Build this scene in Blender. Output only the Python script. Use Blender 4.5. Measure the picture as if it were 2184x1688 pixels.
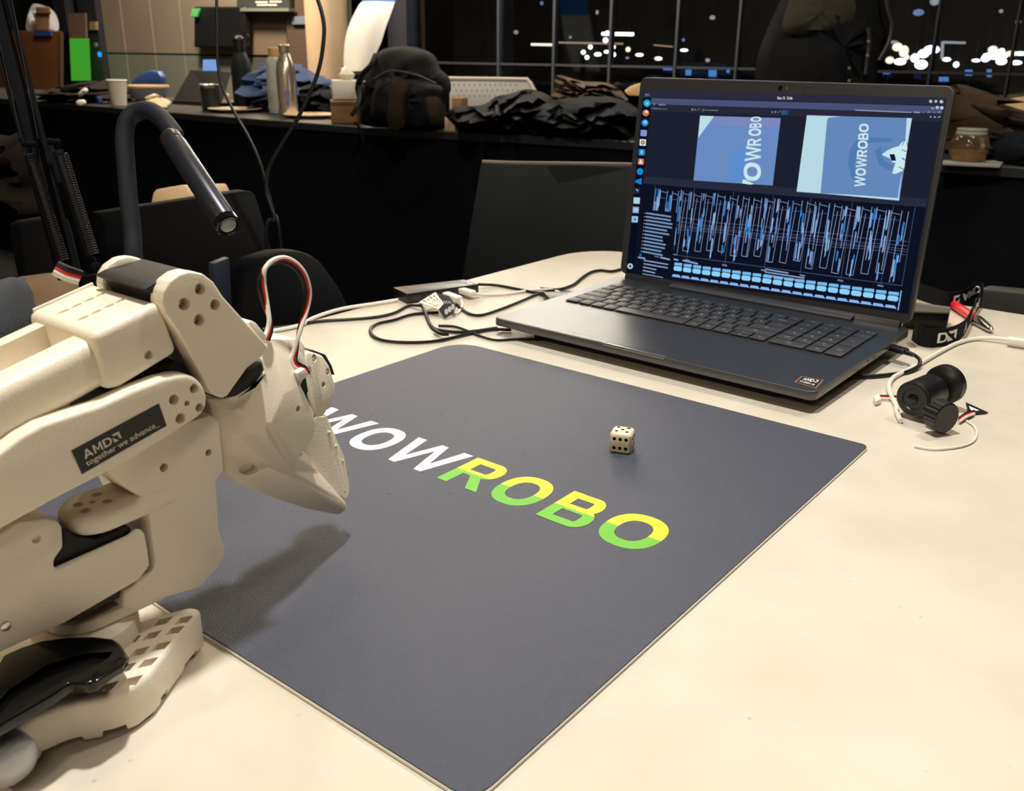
import bpy, bmesh, math, random
from mathutils import Vector, Matrix
random.seed(7)
PI=math.pi
for o in list(bpy.data.objects): bpy.data.objects.remove(o)
sc=bpy.context.scene
COL=sc.collection
# ------------------------------------------------------------------ camera
F,CX,CY=1978.65,1104.19,815.20
RM=((0.620107,-0.255112,0.74188),(-0.784439,-0.214976,0.581756),(0.011073,-0.942711,-0.333428))
O=Vector((-0.221479,-0.193975,0.285516))
cam=bpy.data.cameras.new('camera'); co=bpy.data.objects.new('camera',cam); COL.objects.link(co)
cam.sensor_fit='HORIZONTAL'; cam.sensor_width=36; cam.lens=F/2184*36
cam.shift_x=-(CX-1092)/2184; cam.shift_y=(CY-844)/2184
cam.clip_start=.02; cam.clip_end=100
m=Matrix.Identity(4)
for i in range(3):
    m[i][0]=RM[i][0]; m[i][1]=-RM[i][1]; m[i][2]=-RM[i][2]; m[i][3]=O[i]
co.matrix_world=m
cam.dof.use_dof=True; cam.dof.focus_distance=.62; cam.dof.aperture_fstop=20
sc.camera=co
vs=sc.view_settings; vs.view_transform='Standard'; vs.look='None'; vs.gamma=1; vs.use_curve_mapping=False; vs.exposure=0.0
# ------------------------------------------------------------------ world + room lights and an added fill
w=bpy.data.worlds.new('world'); sc.world=w; w.use_nodes=True
w.node_tree.nodes['Background'].inputs[0].default_value=(.55,.62,.8,1)
w.node_tree.nodes['Background'].inputs[1].default_value=.035
def area(name,loc,size,power,col,target,spread=PI):
    l=bpy.data.lights.new(name,'AREA'); l.shape='DISK'; l.size=size; l.energy=power; l.color=col; l.spread=spread
    o=bpy.data.objects.new(name,l); COL.objects.link(o); o.location=loc
    o.rotation_euler=(Vector(target)-Vector(loc)).to_track_quat('-Z','Y').to_euler(); return o
area('overhead_light',(.20,.24,1.75),.10,33,(1,.965,.91),(.2,.2,0))
area('wall_lamp',(-1.5,.42,1.15),.22,8,(1,.80,.50),(.1,.2,0))
area('overhead_light',(1.5,-.25,1.9),.20,15,(1,.90,.75),(.6,.1,0))
area('overhead_light',(-.9,-.9,1.8),.5,3.5,(1,.88,.72),(.1,.1,0))  # camera-side fill, added to soften the contrast
area('counter_downlight',(1.7,2.2,2.1),.3,26,(1,.80,.55),(2.0,2.4,0))
area('counter_downlight',(1.9,.3,2.1),.3,10,(1,.84,.62),(2.1,.3,0))
area('counter_downlight',(2.2,4.2,2.1),.4,30,(1,.82,.6),(2.2,4.2,0))
# ------------------------------------------------------------------ pixel of the photo -> point of the place
def ray(p):
    a,b=(p[0]-CX)/F,(p[1]-CY)/F
    return Vector([RM[i][0]*a+RM[i][1]*b+RM[i][2] for i in range(3)])
def onz(p,z=0.): r=ray(p); return O+r*((z-O[2])/r[2])
def onx(p,x): r=ray(p); return O+r*((x-O[0])/r[0])
def ony(p,y): r=ray(p); return O+r*((y-O[1])/r[1])
def ond(p,d): return O+ray(p)*d
def depth(P):
    q=Vector(P)-O; return sum(RM[i][2]*q[i] for i in range(3))
RIGHT=Vector((RM[0][0],RM[1][0],0)).normalized(); FWD=Vector((RM[0][2],RM[1][2],0)).normalized(); UP=Vector((0,0,1))
# ------------------------------------------------------------------ materials
def mat(name,col,rough=.5,metal=0,emit=None,es=1,bump=0,bscale=200,var=0,vscale=30,spec=.5,sss=0,alpha=1,trans=0,coat=0):
    m=bpy.data.materials.new(name); m.use_nodes=True; nt=m.node_tree; b=nt.nodes['Principled BSDF']
    b.inputs['Base Color'].default_value=(*col,1); b.inputs['Roughness'].default_value=rough; b.inputs['Metallic'].default_value=metal
    b.inputs['Specular IOR Level'].default_value=spec
    if coat: b.inputs['Coat Weight'].default_value=coat
    if trans: b.inputs['Transmission Weight'].default_value=trans
    if sss: b.inputs['Subsurface Weight'].default_value=sss; b.inputs['Subsurface Radius'].default_value=(.006,.004,.0025); b.inputs['Subsurface Scale'].default_value=1
    if emit: b.inputs['Emission Color'].default_value=(*emit,1); b.inputs['Emission Strength'].default_value=es
    tc=nt.nodes.new('ShaderNodeTexCoord')
    if bump or var:
        n=nt.nodes.new('ShaderNodeTexNoise'); n.inputs['Scale'].default_value=bscale; n.inputs['Detail'].default_value=3; nt.links.new(tc.outputs['Object'],n.inputs['Vector'])
    if bump:
        bp=nt.nodes.new('ShaderNodeBump'); bp.inputs['Strength'].default_value=bump; bp.inputs['Distance'].default_value=.002
        nt.links.new(n.outputs['Fac'],bp.inputs['Height']); nt.links.new(bp.outputs['Normal'],b.inputs['Normal'])
    if var:
        n2=nt.nodes.new('ShaderNodeTexNoise'); n2.inputs['Scale'].default_value=vscale; n2.inputs['Detail'].default_value=4; nt.links.new(tc.outputs['Object'],n2.inputs['Vector'])
        r=nt.nodes.new('ShaderNodeValToRGB'); r.color_ramp.elements[0].position=.3; r.color_ramp.elements[1].position=.7
        r.color_ramp.elements[0].color=(*[max(0,c*(1-var)) for c in col],1); r.color_ramp.elements[1].color=(*[min(1,c*(1+var*.6)) for c in col],1)
        nt.links.new(n2.outputs['Fac'],r.inputs['Fac']); nt.links.new(r.outputs['Color'],b.inputs['Base Color'])
    return m
def emis(name,col,s=1):
    m=bpy.data.materials.new(name); m.use_nodes=True; nt=m.node_tree; nt.nodes.clear()
    e=nt.nodes.new('ShaderNodeEmission'); e.inputs[0].default_value=(*col,1); e.inputs[1].default_value=s
    o=nt.nodes.new('ShaderNodeOutputMaterial'); nt.links.new(e.outputs[0],o.inputs[0]); return m
def srgb(r,g,b):
    f=lambda c:(c/255/12.92 if c/255<=.04045 else ((c/255+.055)/1.055)**2.4); return (f(r),f(g),f(b))
def lin(c,k=1): return tuple(x*k for x in c)
M={}
M['resin']=mat('printed_white_resin',(.83,.75,.61),.42,bump=.12,bscale=900,sss=.12)
M['black']=mat('black_plastic',(.007,.007,.008),.38,bump=.05,bscale=600)
M['black_gloss']=mat('glossy_black_lever',(.004,.004,.004),.14,spec=.3,coat=.15)
M['black_matte']=mat('matte_black_rubber',(.010,.012,.018),.6,spec=.25)
M['motor']=mat('servo_case',(.022,.021,.020),.55,spec=.3,bump=.15,bscale=1500)
M['steel']=mat('screw_steel',(.55,.52,.48),.25,1)
M['hole']=mat('screw_well',(.10,.07,.045),.6)
M['lap']=mat('laptop_graphite',(.034,.035,.038),.33,.3,bump=.04,bscale=2500)
M['lapside']=mat('laptop_rim',(.11,.11,.12),.36,.6)
M['key']=mat('keycap',(.028,.028,.031),.5)
M['bezel']=mat('bezel',(.022,.022,.025),.35)
M['white']=mat('white_plastic',(.80,.76,.68),.4)
M['wcable']=mat('white_cable_rubber',(.78,.74,.66),.45)
M['bcable']=mat('black_cable_rubber',(.006,.006,.006),.42,spec=.3)
M['red']=mat('red_plastic',(.72,.02,.03),.3)
M['paper']=mat('paper',(.75,.70,.6),.8,var=.15,vscale=60)
M['print']=mat('white_print',(.82,.82,.80),.5)
M['dark']=mat('dark_cloth_front',(.004,.0045,.007),.9,spec=.12,var=.3,vscale=4)
M['cloth_black']=mat('black_cloth',(.004,.0045,.006),.9,spec=.15,bump=.4,bscale=60,var=.4,vscale=12)
M['cloth_navy']=mat('navy_cloth',(.003,.005,.010),.9,spec=.15,bump=.4,bscale=60,var=.4,vscale=12)
M['cloth_brown']=mat('brown_cloth',(.10,.052,.022),.9,bump=.3,bscale=60,var=.3,vscale=12)
M['cloth_blue']=mat('blue_cloth',(.012,.045,.15),.85,bump=.3,bscale=50,var=.5,vscale=10)
M['cloth_tan']=mat('tan_cloth',(.45,.33,.17),.9,bump=.3,bscale=60,var=.25,vscale=12)
M['pine']=mat('pale_wood',(.70,.48,.26),.5,var=.15,vscale=20)
M['chair']=mat('chair_shell',(.017,.019,.020),.6,spec=.25,bump=.1,bscale=500)
M['iron']=mat('painted_iron',(.016,.017,.021),.45,spec=.35)
M['card']=mat('cardboard',(.33,.18,.08),.8,var=.2,vscale=15)
# ------------------------------------------------------------------ mesh helpers
def sharp(me,ang=35):
    for p in me.polygons: p.use_smooth=True
    me.set_sharp_from_angle(angle=math.radians(ang))
def obj(name,bm,mt,parent=None,world=True,ang=35,flat=False):
    bmesh.ops.recalc_face_normals(bm,faces=bm.faces)
    me=bpy.data.meshes.new(name); bm.to_mesh(me); bm.free()
    o=bpy.data.objects.new(name,me); COL.objects.link(o)
    for x in (mt if isinstance(mt,(list,tuple)) else [mt]): me.materials.append(x)
    if not flat: sharp(me,ang)
    if parent:
        o.parent=parent
        if world:
            r=parent
            while r.parent: r=r.parent
            me.transform(r.matrix_basis.inverted())
    elif world:   # a thing of one mesh: origin at its own base
        if me.vertices:
            xs=[v.co for v in me.vertices]; c=Vector(((min(v[0] for v in xs)+max(v[0] for v in xs))/2,(min(v[1] for v in xs)+max(v[1] for v in xs))/2,min(v[2] for v in xs)))
            me.transform(Matrix.Translation(-c)); o.location=c
    return o
def thing(name,label,cat,loc=(0,0,0),rotz=0,group=None):
    o=bpy.data.objects.new(name,None); COL.objects.link(o); o.location=loc; o.rotation_euler=(0,0,rotz); o.empty_display_size=.02
    return tag(o,label,cat,group)
def tag(o,label,cat,group=None,kind=None):
    o['label']=label; o['category']=cat
    if group: o['group']=group
    if kind: o['kind']=kind
    return o
def struct(name,bm,mt,label=None,**k):
    o=obj(name,bm,mt,**k); o['kind']='structure'
    if label: o['label']=label
    return o
def join(*bms):
    b=bms[0]
    for x in bms[1:]:
        me=bpy.data.meshes.new('t'); x.to_mesh(me); x.free(); b.from_mesh(me); bpy.data.meshes.remove(me)
    return b
def bev(bm,w,seg=2,ang=20):
    if w<=0: return bm
    bmesh.ops.recalc_face_normals(bm,faces=bm.faces)
    es=[e for e in bm.edges if len(e.link_faces)==2 and e.calc_face_angle(0)>math.radians(ang)]
    bmesh.ops.bevel(bm,geom=es,offset=w,segments=seg,profile=.5,affect='EDGES',clamp_overlap=True); return bm
def loft(A,B,bw=0,seg=2,ang=20):
    bm=bmesh.new(); a=[bm.verts.new(p) for p in A]; b=[bm.verts.new(p) for p in B]; n=len(a)
    bm.faces.new(a); bm.faces.new(b[::-1])
    for i in range(n): bm.faces.new((a[i],b[i],b[(i+1)%n],a[(i+1)%n]))
    return bev(bm,bw,seg,ang)
def prismY(px,y0,y1,bw=0,seg=2,ang=20):           # outline read on the plane Y=y0, run straight back to y1
    A=[ony(p,y0) for p in px]; return loft(A,[Vector((p[0],y1,p[2])) for p in A],bw,seg,ang)
def slab(px,z0,z1,bw=0,seg=2):                     # outline read on the plane Z=z1, dropped to z0
    A=[onz(p,z1) for p in px]; return loft(A,[Vector((p[0],p[1],z0)) for p in A],bw,seg)
def slabw(pts,z0,z1,bw=0,seg=2):
    return loft([Vector((x,y,z1)) for x,y in pts],[Vector((x,y,z0)) for x,y in pts],bw,seg)
def box(c,s,bw=0,rz=0,seg=2,rot=None):
    bm=bmesh.new(); bmesh.ops.create_cube(bm,size=1)
    bmesh.ops.scale(bm,vec=s,verts=bm.verts); bev(bm,bw,seg)
    mm=Matrix.Translation(c)@(rot.to_4x4() if rot else Matrix.Rotation(rz,4,'Z')); bm.transform(mm); return bm
def frame(d):
    d=Vector(d).normalized(); a=Vector((0,0,1)) if abs(d.z)<.9 else Vector((1,0,0)); u=d.cross(a).normalized(); return u,d.cross(u).normalized()
def cyl(p0,p1,r0,r1=None,n=24,bw=0):
    if r1 is None: r1=r0
    p0=Vector(p0);p1=Vector(p1); u,v=frame(p1-p0)
    A=[p0+(u*math.cos(t)+v*math.sin(t))*r0 for t in [2*PI*i/n for i in range(n)]]
    B=[p1+(u*math.cos(t)+v*math.sin(t))*r1 for t in [2*PI*i/n for i in range(n)]]
    return loft(A,B,bw,2,40)
def smooth(pts,k=6):
    pts=[Vector(p) for p in pts]
    if len(pts)<3: return pts
    P=[pts[0]*2-pts[1]]+pts+[pts[-1]*2-pts[-2]]; out=[]
    for i in range(1,len(P)-2):
        a,b,c,d=P[i-1:i+3]
        for j in range(k):
            t=j/k; out.append(.5*((2*b)+(c-a)*t+(2*a-5*b+4*c-d)*t*t+(3*b-a-3*c+d)*t**3))
    out.append(pts[-1]); return out
def tube(pts,r,n=8,k=6,rr=None,sm=True):
    P=smooth(pts,k) if sm else [Vector(p) for p in pts]; bm=bmesh.new(); rings=[]
    t=(P[1]-P[0]).normalized(); u,v=frame(t)
    for i,p in enumerate(P):
        t2=(P[min(i+1,len(P)-1)]-P[max(i-1,0)])
        if t2.length<1e-9: t2=t
        t2=t2.normalized(); u=(u-t2*u.dot(t2)).normalized(); v=t2.cross(u); t=t2
        q=rr(i/(len(P)-1)) if rr else r
        rings.append([bm.verts.new(p+(u*math.cos(a)+v*math.sin(a))*q) for a in [2*PI*j/n for j in range(n)]])
    for a,b in zip(rings,rings[1:]):
        for j in range(n): bm.faces.new((a[j],a[(j+1)%n],b[(j+1)%n],b[j]))
    bm.faces.new(rings[0][::-1]); bm.faces.new(rings[-1]); return bm
def lathe(prof,loc=(0,0,0),n=28,axis=None,cap=True):    # prof: (r,h)
    bm=bmesh.new(); loc=Vector(loc)
    ax=Vector(axis).normalized() if axis else UP
    u,v=(Vector((1,0,0)),Vector((0,1,0))) if not axis else frame(ax)
    rings=[[bm.verts.new(loc+ax*h+(u*math.cos(t)+v*math.sin(t))*max(r,1e-5)) for t in [2*PI*j/n for j in range(n)]] for r,h in prof]
    for a,b in zip(rings,rings[1:]):
        for j in range(n): bm.faces.new((a[j],a[(j+1)%n],b[(j+1)%n],b[j]))
    if cap: bm.faces.new(rings[0][::-1]); bm.faces.new(rings[-1])
    return bm
def cut(o,cutters):
    c=join(*cutters); bmesh.ops.recalc_face_normals(c,faces=c.faces)
    me=bpy.data.meshes.new('c'); c.to_mesh(me); c.free(); co_=bpy.data.objects.new('c',me); COL.objects.link(co_)
    r=o
    while r.parent: r=r.parent
    co_.matrix_world=Matrix.Identity(4)
    bpy.context.view_layer.update()
    md=o.modifiers.new('b','BOOLEAN'); md.operation='DIFFERENCE'; md.object=co_; md.solver='EXACT'
    dg=bpy.context.evaluated_depsgraph_get(); ev=o.evaluated_get(dg); nm=bpy.data.meshes.new_from_object(ev)
    o.modifiers.clear(); old=o.data; nm.name=old.name; o.data=nm; sharp(nm,35); bpy.data.objects.remove(co_)
def pillow(px,d,thick,rings=5,noise=.12,seed=0,nrm=None,sub=3,dd=None):
    """soft body: outline read at depth d, swelling to +-thick/2 along the view's horizontal"""
    rnd=random.Random(seed); D=d
    nrm=nrm or FWD
    # resample outline smoothly
    P=[ond(p,D) for p in px]; n=len(P); S=[]
    for i in range(n):
        a,b,c,e=P[i-1],P[i],P[(i+1)%n],P[(i+2)%n]
        for j in range(sub):
            t=j/sub; S.append(.5*((2*b)+(c-a)*t+(2*a-5*b+4*c-e)*t*t+(3*b-a-3*c+e)*t**3))
    cen=sum(S,Vector())/len(S); bm=bmesh.new(); out=[]
    L=[]
    for side in (1,-1):
        R=[]
        for k in range(rings+1):
            s=1-k/rings
            if k==0 and side==-1: R.append(L[0][0]); continue
            z=math.sqrt(max(0,1-s**2.4))
            row=[]
            for i,p in enumerate(S):
                q=cen+(p-cen)*s; off=-nrm*side*thick*.5*z*(1+ (noise*3*math.sin(i*.9+k*1.7+seed)+noise*2*rnd.uniform(-1,1))*(1 if 0<k<rings else 0))
                row.append(bm.verts.new(q+off))
                if k==rings: break
            R.append(row)
        L.append(R)
        for a,b in zip(R,R[1:]):
            m_=len(a)
            for j in range(m_):
                if len(b)==1: bm.faces.new((a[j],a[(j+1)%m_],b[0]))
                else: bm.faces.new((a[j],a[(j+1)%m_],b[(j+1)%m_],b[j]))
    return bm
def onto(bm,z):
    for v in bm.verts: v.co.z=max(v.co.z,z)
    return bm
def glyphs(txt,bold=0.,font=None,spacing=1.,align='LEFT'):
    cu=bpy.data.curves.new('t','FONT'); cu.body=txt; cu.offset=bold; cu.resolution_u=3; cu.space_character=spacing; cu.align_x=align
    o=bpy.data.objects.new('t',cu); COL.objects.link(o); bpy.context.view_layer.update()
    me=bpy.data.meshes.new_from_object(o.evaluated_get(bpy.context.evaluated_depsgraph_get()))
    bpy.data.objects.remove(o); bm=bmesh.new(); bm.from_mesh(me); bpy.data.meshes.remove(me)
    bmesh.ops.remove_doubles(bm,verts=bm.verts,dist=1e-5); return bm
def fit(bm,fn,box_=None):
    """map the glyph outline, scaled to the unit square, through fn(u,v)->point"""
    xs=[v.co.x for v in bm.verts]; ys=[v.co.y for v in bm.verts]
    x0,x1,y0,y1=box_ or (min(xs),max(xs),min(ys),max(ys))
    for v in bm.verts: v.co=fn((v.co.x-x0)/(x1-x0),(v.co.y-y0)/(y1-y0))
    return bm
def bil(q):   # quad corners: bottom-left, bottom-right, top-right, top-left
    return lambda u,v:(q[0]*(1-u)+q[1]*u)*(1-v)+(q[3]*(1-u)+q[2]*u)*v
def polys(ps):
    bm=bmesh.new()
    for p in ps: bm.faces.new([bm.verts.new(q) for q in p])
    return bm
# bold display letters in the unit square, drawn as polygons with thickness t
def stroke_ring(n=40,ax=.5,ay=.5,cx=.5,cy=.5,ix=.27,iy=.30,e=2.3):
    def pt(t,a,b): c,s=math.cos(t),math.sin(t); return Vector((cx+a*math.copysign(abs(c)**(2/e),c),cy+b*math.copysign(abs(s)**(2/e),s),0))
    T=[2*PI*i/n for i in range(n)]
    return [[pt(T[i],ax,ay),pt(T[(i+1)%n],ax,ay),pt(T[(i+1)%n],ix,iy),pt(T[i],ix,iy)] for i in range(n)]
def bowl(y0,y1,w,t,th,n=10):
    h=(y1-y0)/2; cy=(y0+y1)/2; x0=w-h*1.0; out=[]
    # stem side bars
    out.append([Vector((.0,y0,0)),Vector((x0,y0,0)),Vector((x0,y0+th,0)),Vector((0,y0+th,0))])
    out.append([Vector((.0,y1-th,0)),Vector((x0,y1-th,0)),Vector((x0,y1,0)),Vector((0,y1,0))])
    for i in range(n):
        a,b=-PI/2+PI*i/n,-PI/2+PI*(i+1)/n
        o=lambda t_,rx,ry:Vector((x0+rx*math.cos(t_),cy+ry*math.sin(t_),0))
        out.append([o(a,w-x0,h),o(b,w-x0,h),o(b,w-x0-t,h-th),o(a,w-x0-t,h-th)])
    return out
def letter(ch):
    V=lambda *a:[Vector((x,y,0)) for x,y in a]
    if ch=='O': return stroke_ring()
    if ch=='W': return [V((0,1),(.16,1),(.33,.0),(.21,.0)),V((.21,0),(.33,0),(.56,1),(.44,1)),V((.44,1),(.56,1),(.79,0),(.67,0)),V((.67,0),(.79,0),(1,1),(.84,1))]
    if ch=='A': return [V((0,0),(.22,0),(.60,1),(.40,1)),V((.78,0),(1,0),(.60,1),(.40,1)),V((.22,.20),(.78,.20),(.72,.38),(.28,.38))]
    if ch=='M': return [V((0,0),(.2,0),(.2,1),(0,1)),V((.8,0),(1,0),(1,1),(.8,1)),V((0,1),(.22,1),(.58,.22),(.44,.22)),V((.78,1),(1,1),(.58,.22),(.44,.22))]
    if ch=='D': return bowl(0,1,1,.24,.18)+[V((0,0),(.22,0),(.22,1),(0,1))]
    if ch=='R': return bowl(.40,1,.93,.25,.17)+[V((0,0),(.25,0),(.25,1),(0,1))]+[V((.42,.42),(.68,.42),(1,0),(.72,0))]
    if ch=='B': return bowl(.44,1,.90,.25,.17)+bowl(0,.58,1.,.26,.17)+[V((0,0),(.25,0),(.25,1),(0,1))]
def letter_on(ch,fn,lift=UP*.000008):
    out=[]
    for i,q in enumerate(letter(ch)):
        k=0 if ch=='O' else i
        out.append([fn(p.x,p.y)+lift*k for p in q])
    return polys(out)
def word3(fn,w='AMD',lift=UP*.000004):
    n=len(w); return join(*[letter_on(c,(lambda i:(lambda a,b_:fn((i+a*.86)/(n-.14),b_)))(i),lift) for i,c in enumerate(w)])
# arrow mark: outer corner bracket and inner notch
def arrow_on(fn):
    V=lambda *a:[fn(x,y) for x,y in a]
    return polys([V((0,1),(1,1),(.72,.72),(.28,.72)),V((1,1),(1,0),(.72,.28),(.72,.72)),V((.0,.62),(.0,.0),(.62,.0),(.34,.28),(.28,.28),(.28,.34))])
def cable(name,px,r,mt,z=None,parent=None,label=None,cat='cable',group=None,k=6):
    pts=[onz(p[:2],(p[2] if len(p)>2 else (z if z is not None else r))) for p in px]
    o=obj(name,tube(pts,r,8,k),mt,parent)
    if label: tag(o,label,cat,group)
    return o
# ================================================================== SETTING
FZ=-.74
def slabbox(x0,x1,y0,y1,z0,z1): return box(((x0+x1)/2,(y0+y1)/2,(z0+z1)/2),(x1-x0,y1-y0,z1-z0))
M['floor']=mat('dark_carpet',(.02,.02,.022),.9,bump=.3,bscale=300,var=.3,vscale=6)
struct('floor',slabbox(-2,13,-3,12,FZ-.05,FZ),M['floor'])
M['ceil']=mat('ceiling_paint',(.25,.24,.22),.8)
struct('ceiling',slabbox(-2,13,-3,12,2.3,2.35),M['ceil'])
M['darkwall']=mat('dark_outside',(.012,.014,.02),.9,var=.5,vscale=1.5)
struct('wall_far',slabbox(12.9,13,-3,12,FZ,2.3),M['darkwall'])
struct('wall_right',slabbox(-2,13,-3.05,-3,FZ,2.3),M['darkwall'])
struct('wall_left',slabbox(-2,13,12,12.05,FZ,2.3),M['darkwall'])
struct('wall_near',slabbox(-2.05,-2,-3,12,FZ,2.3),mat('room_wall',(.22,.20,.18),.8))
# unseen glowing panels added over the counter row to feed the laptop's gloss
M['lamp']=emis('added_panel_glow',(1,.95,.88),3.0)
for i,(x,y) in enumerate(((2.9,2.2),(2.9,3.6))):
    t=thing('added_glow_panel','square warm white ceiling panel light above the far counter'+(', nearer the wooden column' if i else ', nearer the glass wall'),'light',(x,y,2.2),0,'ceiling panel lights')
    obj('frame',box((0,0,.02),(.66,.96,.05),.005),M['iron'],t,False); obj('hanger',box((0,0,.06),(.02,.02,.08)),M['iron'],t,False); obj('diffuser',box((0,0,-.01),(.6,.9,.012),.002),M['lamp'],t,False)
struct('wall_reflector',slabbox(4.32,4.44,1.75,6.2,.95,2.3),mat('reflector_white',(.75,.73,.68),.6),'added unseen white reflector wall above the glass wall')  # unseen wall, added so the laptop deck has something bright to reflect
# ================================================================== TABLE
M['table']=mat('speckled_plastic_tabletop',(.72,.65,.52),.38,bump=.06,bscale=120)
nt=M['table'].node_tree; b=nt.nodes['Principled BSDF']; tc=[n for n in nt.nodes if n.type=='TEX_COORD'][0]
n1=nt.nodes.new('ShaderNodeTexNoise'); n1.inputs['Scale'].default_value=14; n1.inputs['Detail'].default_value=6; nt.links.new(tc.outputs['Object'],n1.inputs['Vector'])
r1=nt.nodes.new('ShaderNodeValToRGB'); r1.color_ramp.elements[0].position=.3; r1.color_ramp.elements[0].color=(.585,.535,.435,1); r1.color_ramp.elements[1].position=.62; r1.color_ramp.elements[1].color=(.655,.605,.51,1); nt.links.new(n1.outputs['Fac'],r1.inputs['Fac'])
vo=nt.nodes.new('ShaderNodeTexVoronoi'); vo.inputs['Scale'].default_value=75; nt.links.new(tc.outputs['Object'],vo.inputs['Vector'])
r2=nt.nodes.new('ShaderNodeValToRGB'); r2.color_ramp.elements[0].position=.05; r2.color_ramp.elements[0].color=(1,1,1,1); r2.color_ramp.elements[1].position=.11; r2.color_ramp.elements[1].color=(0,0,0,1); nt.links.new(vo.outputs['Distance'],r2.inputs['Fac'])
n3=nt.nodes.new('ShaderNodeTexNoise'); n3.inputs['Scale'].default_value=37; nt.links.new(tc.outputs['Object'],n3.inputs['Vector'])
r3=nt.nodes.new('ShaderNodeValToRGB'); r3.color_ramp.elements[0].position=.52; r3.color_ramp.elements[0].color=(0,0,0,1); r3.color_ramp.elements[1].position=.62; r3.color_ramp.elements[1].color=(.6,.6,.6,1); nt.links.new(n3.outputs['Fac'],r3.inputs['Fac'])
mu=nt.nodes.new('ShaderNodeMath'); mu.operation='MULTIPLY'; nt.links.new(r2.outputs['Color'],mu.inputs[0]); nt.links.new(r3.outputs['Color'],mu.inputs[1])
mx=nt.nodes.new('ShaderNodeMixRGB'); nt.links.new(mu.outputs[0],mx.inputs['Fac']); nt.links.new(r1.outputs['Color'],mx.inputs[1]); mx.inputs[2].default_value=(.42,.34,.26,1); nt.links.new(mx.outputs[0],b.inputs['Base Color'])
X1,YL,YR,X0=.995,.615,-.62,-.83
pts=[]
for (cx,cy,a0) in ((X1-.09,YL-.07,0),(X0+.09,YL-.07,90),(X0+.09,YR+.07,180),(X1-.09,YR+.07,270)):
    for i in range(9):
        a=math.radians(a0+90*i/8); pts.append((cx+.09*math.cos(a),cy+.07*math.sin(a)))
T=thing('folding_table','cream speckled plastic folding table with rounded corners in the foreground','table',(0,0,FZ))
bm=slabw(pts,-.045,-.0005,.004,2); bm.transform(Matrix.Translation((0,0,0)))
obj('tabletop',bm,M['table'],T)
for x in (X0+.15,X1-.15):
    for y in (YR+.12,YL-.12): obj('leg',cyl((x,y,FZ),(x,y,-.045),.015),M['iron'],T)
# ================================================================== MAT
MW,MH=.4693,.4268
def rrect(x0,x1,y0,y1,r,n=7,rs=None):
    rs=rs or (r,)*4; out=[]
    for k,(cx,cy,a0) in enumerate(((x1,y1,0),(x0,y1,90),(x0,y0,180),(x1,y0,270))):
        r=rs[k]; cx=cx-r if cx==x1 else cx+r; cy=cy-r if cy==y1 else cy+r
        for i in range(n): a=math.radians(a0+90*i/(n-1)); out.append((cx+r*math.cos(a),cy+r*math.sin(a)))
    return out
M['matt']=mat('mat_slate_blue',(.047,.054,.082),.47,bump=.5,bscale=1300)
nt=M['matt'].node_tree; b=nt.nodes['Principled BSDF']; tc=[n for n in nt.nodes if n.type=='TEX_COORD'][0]
vo=nt.nodes.new('ShaderNodeTexVoronoi'); vo.inputs['Scale'].default_value=62; nt.links.new(tc.outputs['Object'],vo.inputs['Vector'])
rr=nt.nodes.new('ShaderNodeValToRGB'); rr.color_ramp.elements[0].position=.07; rr.color_ramp.elements[0].color=(1,1,1,1); rr.color_ramp.elements[1].position=.09; rr.color_ramp.elements[1].color=(0,0,0,1); nt.links.new(vo.outputs['Distance'],rr.inputs['Fac'])
sg=nt.nodes.new('ShaderNodeTexGradient'); sg.gradient_type='SPHERICAL'; mp=nt.nodes.new('ShaderNodeMapping'); mp.inputs['Location'].default_value=(-.03,-.28,0); mp.inputs['Scale'].default_value=(6,6,1); nt.links.new(tc.outputs['Object'],mp.inputs['Vector']); nt.links.new(mp.outputs[0],sg.inputs[0])
r4=nt.nodes.new('ShaderNodeValToRGB'); r4.color_ramp.elements[0].position=.05; r4.color_ramp.elements[1].position=.5; nt.links.new(sg.outputs['Fac'],r4.inputs['Fac'])
mu=nt.nodes.new('ShaderNodeMath'); mu.operation='MULTIPLY'; nt.links.new(rr.outputs['Color'],mu.inputs[0]); nt.links.new(r4.outputs['Color'],mu.inputs[1])
mx=nt.nodes.new('ShaderNodeMixRGB'); nt.links.new(mu.outputs[0],mx.inputs['Fac']); mx.inputs[1].default_value=(.047,.054,.082,1); mx.inputs[2].default_value=(.012,.012,.012,1); nt.links.new(mx.outputs[0],b.inputs['Base Color'])
MT=thing('desk_mat','slate grey desk mat with large white yellow and green lettering','mat',(MW/2,MH/2,0))
obj('underlay',slabw(rrect(0,MW,0,MH,.012,rs=(.028,.012,.012,.006)),0,.0014),M['white'],MT)
obj('top_layer',slabw(rrect(.0005,MW-.0005,.0005,MH-.0005,.012,rs=(.028,.012,.012,.006)),.0014,.0023),M['matt'],MT)
M['lw']=mat('print_white',(.80,.80,.77),.5)
M['ltwo']=mat('print_yellow_green',(.8,.9,.05),.5)
nt=M['ltwo'].node_tree; b=nt.nodes['Principled BSDF']; tc=[n for n in nt.nodes if n.type=='TEX_COORD'][0]
sp=nt.nodes.new('ShaderNodeSeparateXYZ'); nt.links.new(tc.outputs['Object'],sp.inputs[0]); gt=nt.nodes.new('ShaderNodeMath'); gt.operation='GREATER_THAN'; gt.inputs[1].default_value=.2340-MW/2
nt.links.new(sp.outputs[0],gt.inputs[0]); mx=nt.nodes.new('ShaderNodeMixRGB'); mx.inputs[1].default_value=(*srgb(104,182,46),1); mx.inputs[2].default_value=(*srgb(224,232,48),1); nt.links.new(gt.outputs[0],mx.inputs[0]); nt.links.new(mx.outputs[0],b.inputs['Base Color'])
TX0,TX1=.2125,.2572
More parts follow.
